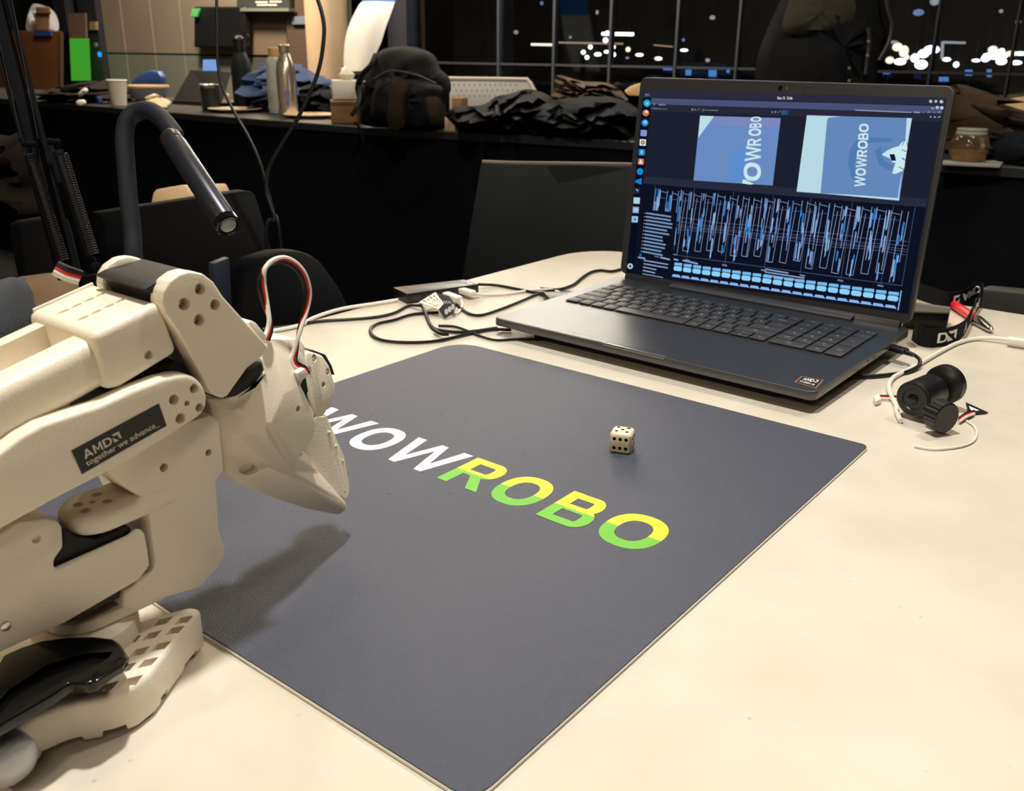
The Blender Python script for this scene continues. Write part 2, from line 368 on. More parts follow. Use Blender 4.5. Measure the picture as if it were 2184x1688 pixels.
for ch,ya,yb in (('W',.381,.3235),('O',.3190,.2835),('W',.2790,.2225),('R',.2180,.1815),('O',.1770,.1400),('B',.1305,.0960),('O',.0895,.0490)):
    ov=.0008 if ch=='O' else 0
    bm=letter_on(ch,lambda u,v:Vector((TX0-ov+(TX1-TX0+2*ov)*v,ya+(yb-ya)*u,.00235)))
    if ya>.22: l_=obj('letter',bm,M['lw'],MT,flat=True)
    else:
        l_=obj('letter',bm,M['ltwo'],MT,flat=True)
# ================================================================== DIE
D0=(onz((1300,968))+onz((1345,968)))/2
dx=(onz((1337,973))-onz((1300,968))); dang=math.atan2(dx.y,dx.x)
DS=.0165
dp=thing('die','rounded ivory die with black pips, five dots facing up, on the slate mat','die',(0,0,0))
e1=dx.normalized(); e2=Vector((-e1.y,e1.x,0));
if e2.dot(FWD)<0: e2=-e2
dc=onz((1301,966),.0023)+e1*DS*.44+e2*DS*.5; dc.z=.0023+DS*.5
dp.location=(dc.x,dc.y,.0023)
rotd=Matrix((e1,e2,UP)).transposed()
bm=box((0,0,0),(DS,DS,DS),DS*.17,seg=4); 
for v in bm.verts:
    s=max(abs(v.co.x),abs(v.co.y),abs(v.co.z)); v.co=v.co*.93+v.co.normalized()*s*.12
bm.transform(Matrix.Translation(dc)@rotd.to_4x4())
M['ivory']=mat('ivory_resin',(.80,.68,.48),.25,sss=.1)
obj('body',bm,M['ivory'],dp)
def pip(nrm,u,v,a,b):
    c=dc+nrm*DS*.512+u*a*DS+v*b*DS; return cyl(c-nrm*DS*.03,c,DS*.082,n=14)
pips=[]
for a,b in ((0,0),(-.24,-.24),(.24,.24),(-.24,.24),(.24,-.24)): pips.append((UP,e1,e2,a,b))
for a in (-.27,0,.27):
    for b in (-.22,.22): pips.append((-e2,e1,UP,a,b))
for a in (-.2,.2):
    for b in (-.2,.2): pips.append((e1,e2,UP,a,b))
for q in pips: obj('pip',pip(*q),mat('pip_black',(.005,.005,.005),.7,spec=.1),dp)
# ================================================================== LAPTOP
LW,LD,LH=.3570,.2445,.2386
lyaw,lpit,lang=-.016362,.010198,1.453846
La=Vector((math.cos(lyaw)*math.cos(lpit),math.sin(lyaw)*math.cos(lpit),math.sin(lpit))); Lb=Vector((math.sin(lyaw),-math.cos(lyaw),0)); Ln=Lb.cross(La)
if Ln.z<0: Ln=-Ln
FL=Vector((.514862,.418471,.0200)); BL=FL+La*LD; Ll=La*math.cos(lang)+Ln*math.sin(lang); Lnl=Ll.cross(Lb)
if Lnl.dot(FWD)>0: Lnl=-Lnl      # towards the user
LP=thing('laptop','open dark grey laptop showing blue graphs on its lit screen','laptop',(FL.x+.12,FL.y-.18,0))
B=lambda s,t,h=0:FL+Lb*s+La*t+Ln*h
def bslab(outl,h0,h1,bw=0,seg=2): return loft([B(s,t,h1) for s,t in outl],[B(s,t,h0) for s,t in outl],bw,seg)
out=rrect(0,LW,0,LD+.004,.008)
obj('base',bslab(out,-.0085,0,.0012),M['lapside'],LP)
obj('deck',bslab(rrect(.0012,LW-.0012,.0012,LD+.003,.007),-.001,.00025,0),M['lap'],LP)
# tapered underside
obj('underside',loft([B(s,t,-.0085) for s,t in rrect(.002,LW-.002,.002,LD,.007)],[B(s,t,-.0145) for s,t in rrect(.014,LW-.014,.016,LD-.006,.01)]),M['black_matte'],LP)
obj('foot',bslab(rrect(.04,LW-.04,.02,.028,.003),-.0200,-.0145),M['black_matte'],LP)
obj('foot',bslab(rrect(.04,LW-.04,LD-.03,LD-.02,.003),-.0225,-.0145),M['black_matte'],LP)
# latch notch, touchpad
obj('latch_notch',bslab(rrect(.1415,.2110,-.0005,.0042,.0015),-.0022,.0006,.0004),mat('notch_metal',(.22,.22,.22),.3,.8),LP)
obj('touchpad',bslab(rrect(.0900,.2120,.0095,.0945,.003),0,.00032),M['lap'],LP)
m_line=mat('groove',(.02,.02,.02),.5)
tp=[]
for q in ((.0900,.0904,.0095,.0945),(.2116,.2120,.0095,.0945),(.0900,.2120,.0943,.0948)): tp.append([B(q[0],q[2],.0004),B(q[1],q[2],.0004),B(q[1],q[3],.0004),B(q[0],q[3],.0004)])
obj('touchpad_groove',polys(tp),m_line,LP,flat=True)
# keyboard
KX0,KX1,KY0,KY1=.0190,.3400,.1030,.2040
obj('key_well',bslab(rrect(KX0-.0015,KX1+.0015,KY0-.0015,KY1+.0015,.002),0,.0004),M['bezel'],LP)
rows=[]  # from the front: (y0,y1,[(x,w,legend)])
u=(.2622-KX0)/15.0; rh=(KY1-KY0)/5.75
def run(x,ws):
    o=[]
    for wv,lg in ws: o.append((x,wv*u,lg)); x+=wv*u
    return o
R1=run(KX0,[(1.1,'ctrl'),(1,'fn'),(1,'#'),(1,'alt'),(5.3,''),(1,'alt'),(1,'#'),(1.2,'<')]); xe=R1[-1][0]+R1[-1][1]
keys=[]
def addrow(y0,y1,ks): 
    for x,wv,lg in ks: keys.append((x,y0,wv,y1-y0,lg))
y=[KY0+rh*i for i in range(6)]+[KY1]
addrow(y[0],y[1],R1)
keys+= [(xe,y[0],u*1.3,rh*.48,'v'),(xe,y[0]+rh*.52,u*1.3,rh*.48,'^'),(xe+u*1.3,y[0],.2622-xe-u*1.3,rh,'>')]
addrow(y[1],y[2],run(KX0,[(2.3,'shift')]+[(1,c) for c in 'ZXCVBNM,./']+[(2.7,'shift')]))
addrow(y[2],y[3],run(KX0,[(1.8,'caps')]+[(1,c) for c in "ASDFGHJKL;'"]+[(2.2,'enter')]))
addrow(y[3],y[4],run(KX0,[(1.5,'tab')]+[(1,c) for c in 'QWERTYUIOP[]']+[(1.5,'\\')]))
addrow(y[4],y[5],run(KX0,[(1,c) for c in '`1234567890-=']+[(2,'backspace')]))
addrow(y[5],y[6],run(KX0,[(15/14,c) for c in ('esc','F1','F2','F3','F4','F5','F6','F7','F8','F9','F10','F11','F12','del')]))
nx=[.2645+i*(KX1-.2645)/4 for i in range(5)]
def nk(c,r,lg,cw=1,rw=1): keys.append((nx[c],y[r],(nx[c+cw]-nx[c]),y[r+rw]-y[r],lg))
nk(0,0,'0 ins',2); nk(2,0,'. del'); nk(3,0,'enter',1,2); nk(0,1,'1 end'); nk(1,1,'2'); nk(2,1,'3'); nk(0,2,'4'); nk(1,2,'5'); nk(2,2,'6'); nk(3,2,'+',1,2)
nk(0,3,'7'); nk(1,3,'8'); nk(2,3,'9'); nk(0,4,'num'); nk(1,4,'/'); nk(2,4,'*'); nk(3,4,'-')
for c in range(4): keys.append((nx[c],y[5],nx[c+1]-nx[c],y[6]-y[5],('home','end','pg','o')[c]))
kmesh={}; leg=[]
kb_rot=Matrix((Lb,La,Ln)).transposed().to_4x4()
for x,y0,wv,hv,lg in keys:
    kk=(round(wv,4),round(hv,4))
    if kk not in kmesh:
        k_=obj('key',box((0,0,.0009),(wv-.0022,hv-.0020,.0014),.0004),M['key'],None,False); kmesh[kk]=k_.data; bpy.data.objects.remove(k_)
    k_=bpy.data.objects.new('key',kmesh[kk]); COL.objects.link(k_); k_.parent=LP
    k_.matrix_basis=LP.matrix_basis.inverted()@Matrix.Translation(B(x+wv/2,y0+hv/2,.0006))@kb_rot
    if lg:
        g=glyphs(lg,.02); xs=[v.co.x for v in g.verts]; ys=[v.co.y for v in g.verts]
        sz=.0040 if len(lg)==1 else .0024
        g.transform(Matrix.Translation((-(min(xs)+max(xs))/2,-(min(ys)+max(ys))/2,0)))
        g.transform(Matrix.Translation(B(x+wv*.5,y0+hv*.55,.00225))@kb_rot@Matrix.Scale(sz,4)); leg.append(g)
o=obj('key_legends',join(*leg),mat('legend',(.42,.42,.42),.5),LP,flat=True); o['kind']='stuff'
# palm-rest sticker
q=[onz((1694,815),.0205),onz((1741,829),.0205),onz((1757,811),.0205),onz((1709,803),.0205)]
sl=lambda p:[B((P-FL).dot(Lb),(P-FL).dot(La),h) for P in p for h in (p_h,)]
p_h=.0004; q4=sl(q); st=obj('sticker',polys([q4]),mat('sticker_copper',(.55,.25,.10),.35,.6),LP,flat=True)
p_h=.0006; cq=sum(q,Vector())/4; q5=sl([cq+(p-cq)*.86 for p in q]); obj('sticker_face',polys([q5]),M['black'],st,flat=True)
f5=bil(q5); N1=word3(lambda a,b_:f5(.16+.54*a,.48+.38*b_)+Ln*.0002); N2=glyphs('RYZEN AI',.02); fit(N2,lambda a,b_:f5(.12+.76*a,.12+.2*b_)+Ln*.0002)
obj('sticker_print',join(N1,N2,arrow_on(lambda a,b_:f5(.76+.14*a,.5+.34*b_)+Ln*.0002)),M['print'],st,flat=True)
# hinge bar and ports
obj('hinge_bar',loft([B(.078,LD-.012,.0002),B(.300,LD-.012,.0002),B(.300,LD-.012,.003),B(.078,LD-.012,.003)],[B(.078,LD+.002,.0002),B(.300,LD+.002,.0002),B(.300,LD+.002,.006),B(.078,LD+.002,.006)],.0008),M['lapside'],LP)
for t,l_ in ((.205,.013),(.222,.004),(.140,.008),(.125,.004)): obj('port',loft([B(LW+.0002,t,-.0065),B(LW+.0002,t+l_,-.0065),B(LW+.0002,t+l_,-.0035),B(LW+.0002,t,-.0035)],[B(LW-.004,t,-.0065),B(LW-.004,t+l_,-.0065),B(LW-.004,t+l_,-.0035),B(LW-.004,t,-.0035)],.0003),M['black'],LP)
# lid
Lp=lambda s,h,o=0:BL+Lb*s+Ll*h+Lnl*o
def lslab(outl,o0,o1,bw=0): return loft([Lp(s,h,o1) for s,h in outl],[Lp(s,h,o0) for s,h in outl],bw,2)
LO=rrect(0,LW,.0045,LH+.0015,.009)
lid=obj('lid',lslab(LO,-.006,-.0002,.001),M['lapside'],LP)
obj('bezel',lslab(rrect(.0012,LW-.0012,.0055,LH+.0003,.008),-.0002,.0004),M['bezel'],lid)
def onlid(p,o=.0009):
    r=ray(p); base=BL+Lnl*o; t=(base-O).dot(Lnl)/r.dot(Lnl); return O+r*t
SCR=[onlid(p,.0006) for p in ((1336,581),(1940,669),(2019,209),(1373,194))]
M['scr']=mat('screen_glass',(.004,.005,.010),.22,emit=srgb(12,17,30),es=1)
obj('display',polys([SCR]),M['scr'],lid,flat=True)
obj('webcam',cyl(onlid((1665,188),.0003),onlid((1665,188),.0011),.0026,n=20),M['black_gloss'],lid)
obj('webcam_light',cyl(onlid((1678,188),.0003),onlid((1678,188),.0010),.0005,n=8),mat('led',(.6,.6,.6),.4),lid)
for p in ((1616,187),(1715,189)): obj('microphone_hole',cyl(onlid(p,.0003),onlid(p,.0008),.0006,n=8),M['black'],lid)
# ------------------------------------------------------------------ what the screen shows (flat print of light on the display)
rnd=random.Random(3)
def SC(name,px_polys,col,o=.0010,s=1.0,bm=None):
    many=bm is None and len(px_polys)>1
    bm=bm or polys([[onlid(p,o) for p in q] for q in px_polys])
    x=obj(name,bm,emis('screen_'+name,srgb(*col),s),lid,flat=True)
    if many: x['kind']='stuff'
    return x
def line(a,b,wd):
    a=Vector((*a,0));b=Vector((*b,0)); d=(b-a); 
    if d.length<1e-6: d=Vector((1,0,0))
    n=Vector((-d.y,d.x,0)).normalized()*wd/2; return [tuple((a+n)[:2]),tuple((b+n)[:2]),tuple((b-n)[:2]),tuple((a-n)[:2])]
def disc(c,r,n=12,k=1.0): return [(c[0]+r*math.cos(2*PI*i/n),c[1]+r*k*math.sin(2*PI*i/n)) for i in range(n)]
# edges of the display: left edge x at y, right edge x at y, row height at x
def scp(u,v):   # u 0..1 across, v 0..1 down the display
    a=Vector((1373,194));b=Vector((2019,209));c=Vector((1940,669));d=Vector((1336,581))
    # projective-correct enough: go through lid plane
    P=[SCR[3],SCR[2],SCR[1],SCR[0]]
    return (P[0]*(1-u)+P[1]*u)*(1-v)+(P[3]*(1-u)+P[2]*u)*v
def SU(name,quads,col,o=.0004,s=1.0):
    x=obj(name,polys([[scp(*p)+Lnl*o for p in q] for q in quads]),emis('screen_'+name,srgb(*col),s),lid,flat=True)
    if len(quads)>1: x['kind']='stuff'
    return x
def uvq(u0,v0,u1,v1): return [(u0,v0),(u1,v0),(u1,v1),(u0,v1)]
SU('top_bar',[uvq(0,0,1,.035)],(42,42,62)); SU('title_band',[uvq(.035,.037,.995,.068)],(74,80,115)); SU('tool_band',[uvq(.035,.068,.995,.105)],(38,40,58))
SU('view_background',[uvq(.035,.105,.995,.455)],(28,31,45)); SU('split_band',[uvq(.035,.455,.995,.495)],(38,42,60))
SU('plot_background',[uvq(.035,.495,.995,1)],(12,18,34)); SU('dock',[uvq(0,.035,.033,1)],(8,13,30))
def txt(s,q,col,bold=.02,o=.0013,name='screen_text',strength=1):
    g=glyphs(s,bold); Q=[onlid(p,o) for p in q]; f=bil(Q); fit(g,lambda a,b_:f(a,b_)); return obj(name,g,emis('st',srgb(*col),strength),lid,flat=True)
txt('Dec 13  12:46',[(1658,212),(1690,212.5),(1690,206.5),(1658,206)],(225,228,240),name='clock_text')
# status icons, window buttons, toolbar marks
SC('status_icons',[disc((1985,216),3.6),disc((1996,216.5),3.2),disc((2008,217),4)],(225,240,250))
SC('window_buttons',[line((1986,231),(1992,231.3),1.6),disc((1999,229.5),3.6),disc((2008.5,230),3.8)],(205,225,240))
SC('toolbar_marks',[line((1824,235),(1944,240),2),line((1948,238.5),(1962,239.5),4.2),disc((1970,239),2),line((1977,238.5),(1984,239),4),line((1988,239),(1996,239.5),4.2),line((2000,239.5),(2007,240),4),disc((1985,249),2),disc((1994,250),2.2),line((2000,251),(2006,248.5),2),
 disc((1477,233.5),2.2),disc((1483,233.8),1.8),line((1487,235),(1493,231.5),1.8),disc((1500,234),3),line((1502,235),(1532,236),1.8),disc((1647,239),1.8),disc((1654,239),1.8),line((1659,240.5),(1665,236.5),1.6),
 disc((1395,222),2.6),line((1405,223),(1420,223.6),3.2),disc((1392.5,231),2.4),line((1395,231.5),(1424,232.6),1.8),disc((1970,436),1.8),line((1957,435),(1962,436),2.4),line((1966,438),(1975,434),2),line((1376,202),(1385,202.3),4.2),line((1382,202.3),(1387,203),1.4)],(190,205,228))
SC('blue_button',[[(1668,235),(1682,235.5),(1681,244.5),(1667,244)]],(38,130,200))
# dock icons
dk=[((1380,220),8,(32,150,205),'o'),((1377.5,241),7,(215,120,80),'o'),((1375.5,262),7.5,(35,140,210),'o'),((1373,284),7,(130,150,205),'s'),((1371,304),7,(235,235,235),'s'),((1369,325),7,(30,125,190),'s'),((1367,345),6.5,(205,120,90),'s'),((1365,366),7,(15,140,215),'o'),((1362,387),7,(20,130,205),'t'),((1359,407),6.5,(35,42,62),'s'),((1358,428),7,(175,210,235),'s'),((1356,448),7,(135,165,210),'s'),((1354,468),7,(150,190,235),'s'),((1344,568),6,(190,210,235),'o')]
for i,(c,r,col,k) in enumerate(dk):
    q=disc(c,r) if k=='o' else [(c[0]-r*.9,c[1]-r),(c[0]+r,c[1]-r*.9),(c[0]+r*.85,c[1]+r),(c[0]-r,c[1]+r*.9)] if k=='s' else [(c[0]-r,c[1]-2),(c[0]+r,c[1]-r),(c[0]+r*.8,c[1]+r),(c[0]-r,c[1]+2)]
    SC('dock_icon',[q],col,.0014)
SC('dock_icon_detail',[disc((1380,221),4)],(95,205,225),.0017); SC('dock_icon_detail',[disc((1379,238.5),3)],(240,225,225),.0017); SC('dock_icon_detail',[disc((1376,261),4)],(130,205,235),.0017)
SC('dock_icon_detail',[disc((1371,304),4.6)],(40,34,30),.0017); SC('dock_icon_detail',[disc((1371,304),2.8)],(225,170,90),.0018); SC('dock_icon_detail',[disc((1356,448),3.6)],(225,235,245),.0017); SC('dock_icon_detail',[disc((1356,448),1.8)],(100,130,185),.0018)
SC('dock_icon_detail',[disc((1354,468),2.6)],(60,95,150),.0017); SC('dock_icon_detail',[disc((1344,568),2.8)],(25,40,80),.0017); SC('dock_icon_detail',[[(1362,349),(1367,339),(1371,350)]],(235,215,205),.0017); SC('dock_icon_detail',[[(1366,321),(1372,320),(1371,329),(1366,330)]],(110,190,225),.0017); SC('dock_icon_detail',[line((1357,404),(1361,408),1.6)],(200,200,215),.0017)
# camera view 1
SC('camera_view',[[(1493,247),(1665,252),(1648,396),(1479,385)]],(104,138,192),.0013)
SC('camera_view_shade',[[(1493,247),(1665,252),(1663,272),(1491,266)]],(122,136,190),.00135)
SC('camera_view_shade',[[(1551,386),(1560,330),(1600,300),(1592,391)]],(92,140,205),.0014)
SC('camera_view_paper',[[(1493.5,247),(1523,248),(1489,294)]],(190,220,232),.0016)
for ch,q in (('W',[(1584,391.5),(1603,393.5),(1596,386),(1583,383)]),('O',[(1623,386),(1623,348),(1586,346),(1586,386)]),('W',[(1622.5,343),(1623,312),(1592,312),(1588,344)]),('R',[(1623,311),(1623,295),(1595,295),(1593,311)]),('O',[(1623.5,290),(1623.5,274),(1597,274),(1596,290)]),('B',[(1624,272),(1624,263),(1600,262),(1598,273)]),('O',[(1624,260),(1624,249),(1602,249),(1600,260)])):
    Q=[onlid(p,.0018) for p in (q[0],q[1],q[2],q[3])]
    f=bil(Q) # reading direction: up the picture, glyph tops to the left
    SC('camera_view_letter',None,(200,228,235),bm=letter_on(ch,lambda a,b_:f(a,b_),Lnl*.00001) if ch!='W' or q[0][1]<380 else polys([[onlid(p,.0018) for p in ((1584,383),(1590,383.5),(1608,393),(1600,394),(1583,391.5))]]))
# camera view 2
SC('camera_view',[[(1721,246),(1945,252),(1918,427),(1699,409)]],(100,134,185),.0013)
SC('camera_view_paper',[[(1721,246),(1795,248.5),(1767,251),(1764,256),(1750,412.5),(1699,409)]],(182,216,228),.0016)
SC('camera_view_paper',[[(1934,252),(1945,252.3),(1934,314),(1930,316)]],(190,220,232),.0016); SC('camera_view_paper',[[(1750,412.5),(1822,416),(1918,423),(1917,428),(1830,420)]],(190,220,232),.0017)
SC('camera_view_paper',[[(1921,380),(1924,366),(1917.5,427),(1914,426)]],(160,205,232),.0017)
SC('camera_view_shade',[[(1812,320),(1826,300),(1850,292),(1905,296),(1900,303),(1845,305),(1832,320),(1822,350),(1828,385),(1816,380),(1809,350)],[(1866,322),(1880,312),(1884,340),(1905,355),(1898,365),(1875,352)]],(80,122,175),.0014)
n=7
for i,ch in enumerate('WOWROBO'):
    a0=[0,.175,.305,.475,.60,.745,.865][i]; a1=[.165,.295,.465,.59,.735,.855,1][i]
    bl,br_=Vector((1845,399)),Vector((1853.5,264.5)); tl,tr=Vector((1822,398)),Vector((1833,263.5))
    pt=lambda a,b_:tuple(((bl+(br_-bl)*a)*(1-b_)+(tl+(tr-tl)*a)*b_)[:2])
    SC('camera_view_letter',None,(205,230,236),bm=letter_on(ch,lambda x,y_:onlid(pt(a0+(a1-a0)*x,y_),.0018),Lnl*.00001))
SC('camera_view_robot',[[(1880,330),(1893,321),(1905,315),(1917,312),(1922,305),(1927,301),(1935,304),(1936,312),(1934,322),(1931,340),(1929,358),(1925,365),(1921,366),(1911,371),(1907,371),(1903,370),(1910,347),(1903,346),(1898,338)]],(200,232,240),.0019)
SC('camera_view_robot_gap',[[(1897,329),(1908,329),(1911,343),(1901,343)]],(20,28,45),.0021); SC('camera_view_robot_gap',[line((1923,320),(1933,323),1.6),line((1924,337),(1930,342),2.2),line((1917,356),(1928,362),1.4),line((1928,302),(1924,311),1.4),line((1934,304),(1936,316),1.2)],(40,70,110),.0021)
# plot: grid, square waves and blue noise bars, all in display coordinates
PU0,PU1,PV0,PV1=.085,.965,.505,.865
def pu(x): return PU0+(PU1-PU0)*x
def pv(y): return PV0+(PV1-PV0)*y
wav=[];bl1=[];bl2=[];bl3=[];thin=[]
def UL(a,b,wd=.0016):
    a=Vector((*a,0));b=Vector((*b,0)); d=b-a; n=Vector((-d.y*.72,d.x/.72,0)); n=n.normalized()*wd/2; n.y*=1.4
    return [(a+n)[:2],(b+n)[:2],(b-n)[:2],(a-n)[:2]]
N=20
xs=[(i+.15)/N for i in range(N)]
for i,x in enumerate(xs):
    x+=rnd.uniform(-.004,.004); wd=.019+rnd.uniform(-.003,.004)
    bot=.42 if i<2 else rnd.uniform(.86,1.0); hi=.02+rnd.uniform(0,.03)
    a,b_=pu(x),pu(x+wd)
    wav.append(UL((a,pv(hi)),(a-.003,pv(bot)))); wav.append(UL((b_,pv(hi)),(b_-.002,pv(bot if i<2 else rnd.uniform(.5,.9)))))
    if i<N-1:
        nx_=pu(xs[i+1]); wav.append(UL((b_,pv(hi+.03)),(nx_,pv(hi+.05)),.0014)); thin.append(UL((b_,pv(.16+.01*i%.03)),(nx_,pv(.17)),.0012))
        if i>=2: wav.append(UL((a-.003,pv(bot)),(a+.022 if False else a+.019,pv(bot+.005)),.0018)); wav.append(UL((a+.019,pv(bot)),(b_+.012,pv(.12)),.0013))
    for k in range(8):
        y0=rnd.uniform(.0,.8 if i>1 else .35); h=rnd.uniform(.08,.26); xx=rnd.uniform(a,b_); L_=rnd.choice((bl1,bl1,bl2,bl3))
        L_.append([(xx-.0014,pv(y0)),(xx+rnd.uniform(.0014,.0042),pv(y0+.02)),(xx+rnd.uniform(.0012,.0042),pv(min(.97,y0+h))),(xx-.0015,pv(min(1,y0+h+.03)))])
for y_ in (.44,.50,.54,.565,.60):
    pv_=pv(y_); P0=(pu(.06),pv_-.02+.0*y_)
    for k in range(12):
        u0=.06+k*.078; thin.append(UL((pu(u0),pv(y_+.012*math.sin(k*1.7+y_*20))),(pu(u0+.078),pv(y_+.012*math.sin((k+1)*1.7+y_*20))),.0013))
for x in (.0,.175,.34,.50,.64,.79,.93,1.0): thin.append(UL((pu(x),pv(-.02)),(pu(x),pv(1.03)),.0010))
thin.append(UL((pu(-.02),pv(1.0)),(pu(1.0),pv(1.02)),.0014))
SU('plot_grid',thin,(92,100,140),.0006); SU('plot_wave',wav,(150,165,205),.0008); SU('plot_bars_pale',bl1,(112,150,210),.0009); SU('plot_bars_blue',bl2,(38,130,205),.0010); SU('plot_bars_light',bl3,(135,175,215),.0011)
# legend and text rows, time labels
leg_=[];lt=[]
for i in range(12):
    v0=.655+.0195*i; lt.append(UL((.062,v0),(.062+.10*(1,1,1.08,1.08,.9,1,.75,.77,.9,.88,.76,.82)[i],v0+.006),.006)); leg_.append(uvq(.055,v0-.002,.058,v0+.003))
SU('legend_backing',[uvq(.048,.635,.185,.885)],(13,17,30),.0012); SU('legend_rows',lt,(120,150,190),.0014); SU('legend_dots',leg_,(200,195,200),.0014)
for i in range(10): pass
bt=[]
for i,wd in enumerate((.10,.10,.055,.052,.085)): bt.append(UL((.07,.918+.019*i),(.07+wd,.923+.019*i),.0045 if i<4 else .003))
bt+= [UL((.045,.905),(.075,.907),.006),UL((.135,.889),(.175,.895),.006),UL((.19,.889),(.208,.892),.006),UL((.225,.889),(.285,.897),.006)]
bt+= [UL((.53,.878+.0145*i),((.61,.665,.655)[i],.883+.0145*i),.0045) for i in range(3)]
SU('info_text',bt,(140,165,205),.0014)
SU('time_labels',[UL((pu(x),pv(1.055)),(pu(x)+.018,pv(1.06)),.006) for x in (.03,.17,.33,.49,.64,.78,.92)],(110,125,160),.0012)
SU('blue_cell',[uvq(.05,.884,.058,.896)],(20,120,190),.0014)
pa=[];pb=[];pc=[]
for i in range(21):
    u0=.195+i*.0368; u1=u0+.0295; vt=.905-.0*i
    pa.append([(u0,vt+.002),(u1,vt),(u1+.001,vt+.016),(u0-.001,vt+.016)])
    pb.append([(u0+.003,vt+.020),(u1-.003,vt+.020),(u1+.001,vt+.026),(u1+.001,vt+.040),(u1-.003,vt+.046),(u0+.003,vt+.046),(u0-.001,vt+.040),(u0-.001,vt+.026)])
    pc.append([(u0-.002,.972),(u1-.006,.972),(u1+.001,.986),(u0-.005,.986)])
SU('track_pills',pa,(120,185,240),.0014); SU('track_pills',pb,(140,208,248),.0014); SU('track_pills',pc,(140,180,235),.0014)
SU('track_end',[uvq(.9650,.895,.9685,.992)],(140,165,215),.0016)
o=obj('hinge_cover',loft([B(.01,LD-.006,-.006),B(LW-.01,LD-.006,-.006),B(LW-.01,LD-.002,.0065),B(.01,LD-.002,.0065)],[B(.01,LD+.006,-.006),B(LW-.01,LD+.006,-.006),B(LW-.01,LD+.006,.0065),B(.01,LD+.006,.0065)],.001),M['bezel'],LP)
# ================================================================== ROBOT ARM
AR=thing('robot_arm','white printed robot arm with open claw gripper reaching over the slate mat','robot arm',(-.045,.195,0))
RS=M['resin']
def capY(c,r,y0,y1,n=18): P=ony(c,y0); return cyl((P.x,y0,P.z),(P.x,y1,P.z),r,n=n)
def rpx(r,c,y): return r*depth(ony(c,y))/F      # pixels -> metres at that face
def wells(o,lst,y,dp,screw=True,r_screw=.0016,par=None):
    cs=[]
    for (cx,cy,r) in lst:
        P=ony((cx,cy),y); R_=rpx(r,(cx,cy),y); cs.append(cyl((P.x,y-.004,P.z),(P.x,y+dp,P.z),R_,n=20))
    cut(o,cs)
    if screw:
        for (cx,cy,r) in lst:
            P=ony((cx,cy),y); obj('screw',cyl((P.x+.0006,y+dp-.0014,P.z),(P.x+.0006,y+dp+.001,P.z),r_screw,n=12,bw=.0003),M['steel'],par or AR)
# base plate with square pockets and notched foot edge
bp=slabw([(-.0035,.1765),(-.0185,.1675),(-.0343,.1580),(-.0485,.1488),(-.0580,.1463),(-.0672,.1480),(-.0842,.1586),(-.0950,.1600),(-.1020,.1590),(-.1085,.1560),(-.1250,.1600),(-.1300,.1750),(-.1300,.2500),(-.1000,.2600),(-.0600,.2450),(-.0450,.2150),(-.0362,.1930),(-.0171,.1870),(-.0065,.1830)],0,.022,.0030,3)
bpo=obj('base_plate',bp,RS,AR)
ea=(onz((281,1452),.022)-onz((315,1413),.022)).normalized(); eb=(onz((230,1465),.022)-onz((281,1452),.022)).normalized()
cs=[]
for p in ((391.5,1322),(348,1325),(373,1344),(324,1355),(280,1365),(343,1378),(297,1390),(315,1413),(268,1425),(281,1452),(230,1465),(179,1477),(128,1485)):
    c=onz((p[0],p[1]+1),.022); h=.0031; q=[c+ea*h*a+eb*h*b_ for a,b_ in ((1,1),(1,-1),(-1,-1),(-1,1))]
    cs.append(loft([Vector((v.x,v.y,.026)) for v in q],[Vector((v.x,v.y,.0165)) for v in q]))
for (p,q,h) in (((425,1398),(392,1440),.0042),((360,1483),(342,1508),.0042),((275,1552),(215,1570),.0046),((180,1574),(80,1622),.0040)):
    a,b_=onz(p),onz(q); d=(b_-a).normalized(); n=Vector((-d.y,d.x,0)); c=(a+b_)/2
    cs.append(loft([c+d*(a-c).dot(d)*1+n*k-UP*.002 for k in (-.006,.006)]+[c+d*(b_-c).dot(d)+n*k-UP*.002 for k in (.006,-.006)],[c+d*(a-c).dot(d)*.8+n*k+UP*h for k in (-.006,.006)]+[c+d*(b_-c).dot(d)*.8+n*k+UP*h for k in (.006,-.006)]))
cut(bpo,cs)
# pedestal ring under the pan motor
obj('pedestal',lathe([(.0235,0),(.0235,.010),(.0195,.013)],(-.052,.197,.0215)),RS,AR)
# U-shaped pan bracket
pan=obj('pan_bracket',prismY([(225,1000),(300,940),(400,900),(450,885),(470,897),(475,950),(481,1003),(463,1029),(470,1130),(481,1165),(479,1195),(467,1213),(427,1256),(334,1283),(290,1303),(262,1300),(262,1262),(297,1240),(320,1224),(331,1205),(318,1100),(300,1062),(262,1038),(235,1018)],.1765,.216,.0022,2),RS,AR)
wells(pan,[(350,998,10),(445,966,8)],.1765,.005,False)
cap=[(-.0435+.0148*math.cos(math.radians(a)),.1890+.0148*math.sin(math.radians(a))) for a in range(90,271,15)]
tab=obj('pan_bracket_upper_tab',slabw(cap+[(-.006,.1762),(-.006,.2030)],.0820,.0930,.0040,3),RS,pan)
cs=[]
for (cx,cy) in ((166,1077),(197,1071),(229,1070),(183,1089),(207,1055)): P=onz((cx,cy),.0930); cs.append(cyl((P.x,P.y,.0905),(P.x,P.y,.097),.0023 if (cx,cy)!=(197,1071) else .0015,n=14))
cut(tab,cs)
cap2=[(-.0520+.0185*math.cos(math.radians(a)),.1970+.0185*math.sin(math.radians(a))) for a in range(90,271,15)]
obj('pan_bracket_lower_tab',slabw(cap2+[(-.02,.1785),(-.02,.2155)],.0345,.0410,.0020,2),RS,pan)
obj('pan_horn',cyl((-.0435,.1930,.0795),(-.0435,.1930,.0822),.012,bw=.0006),M['steel'],AR)
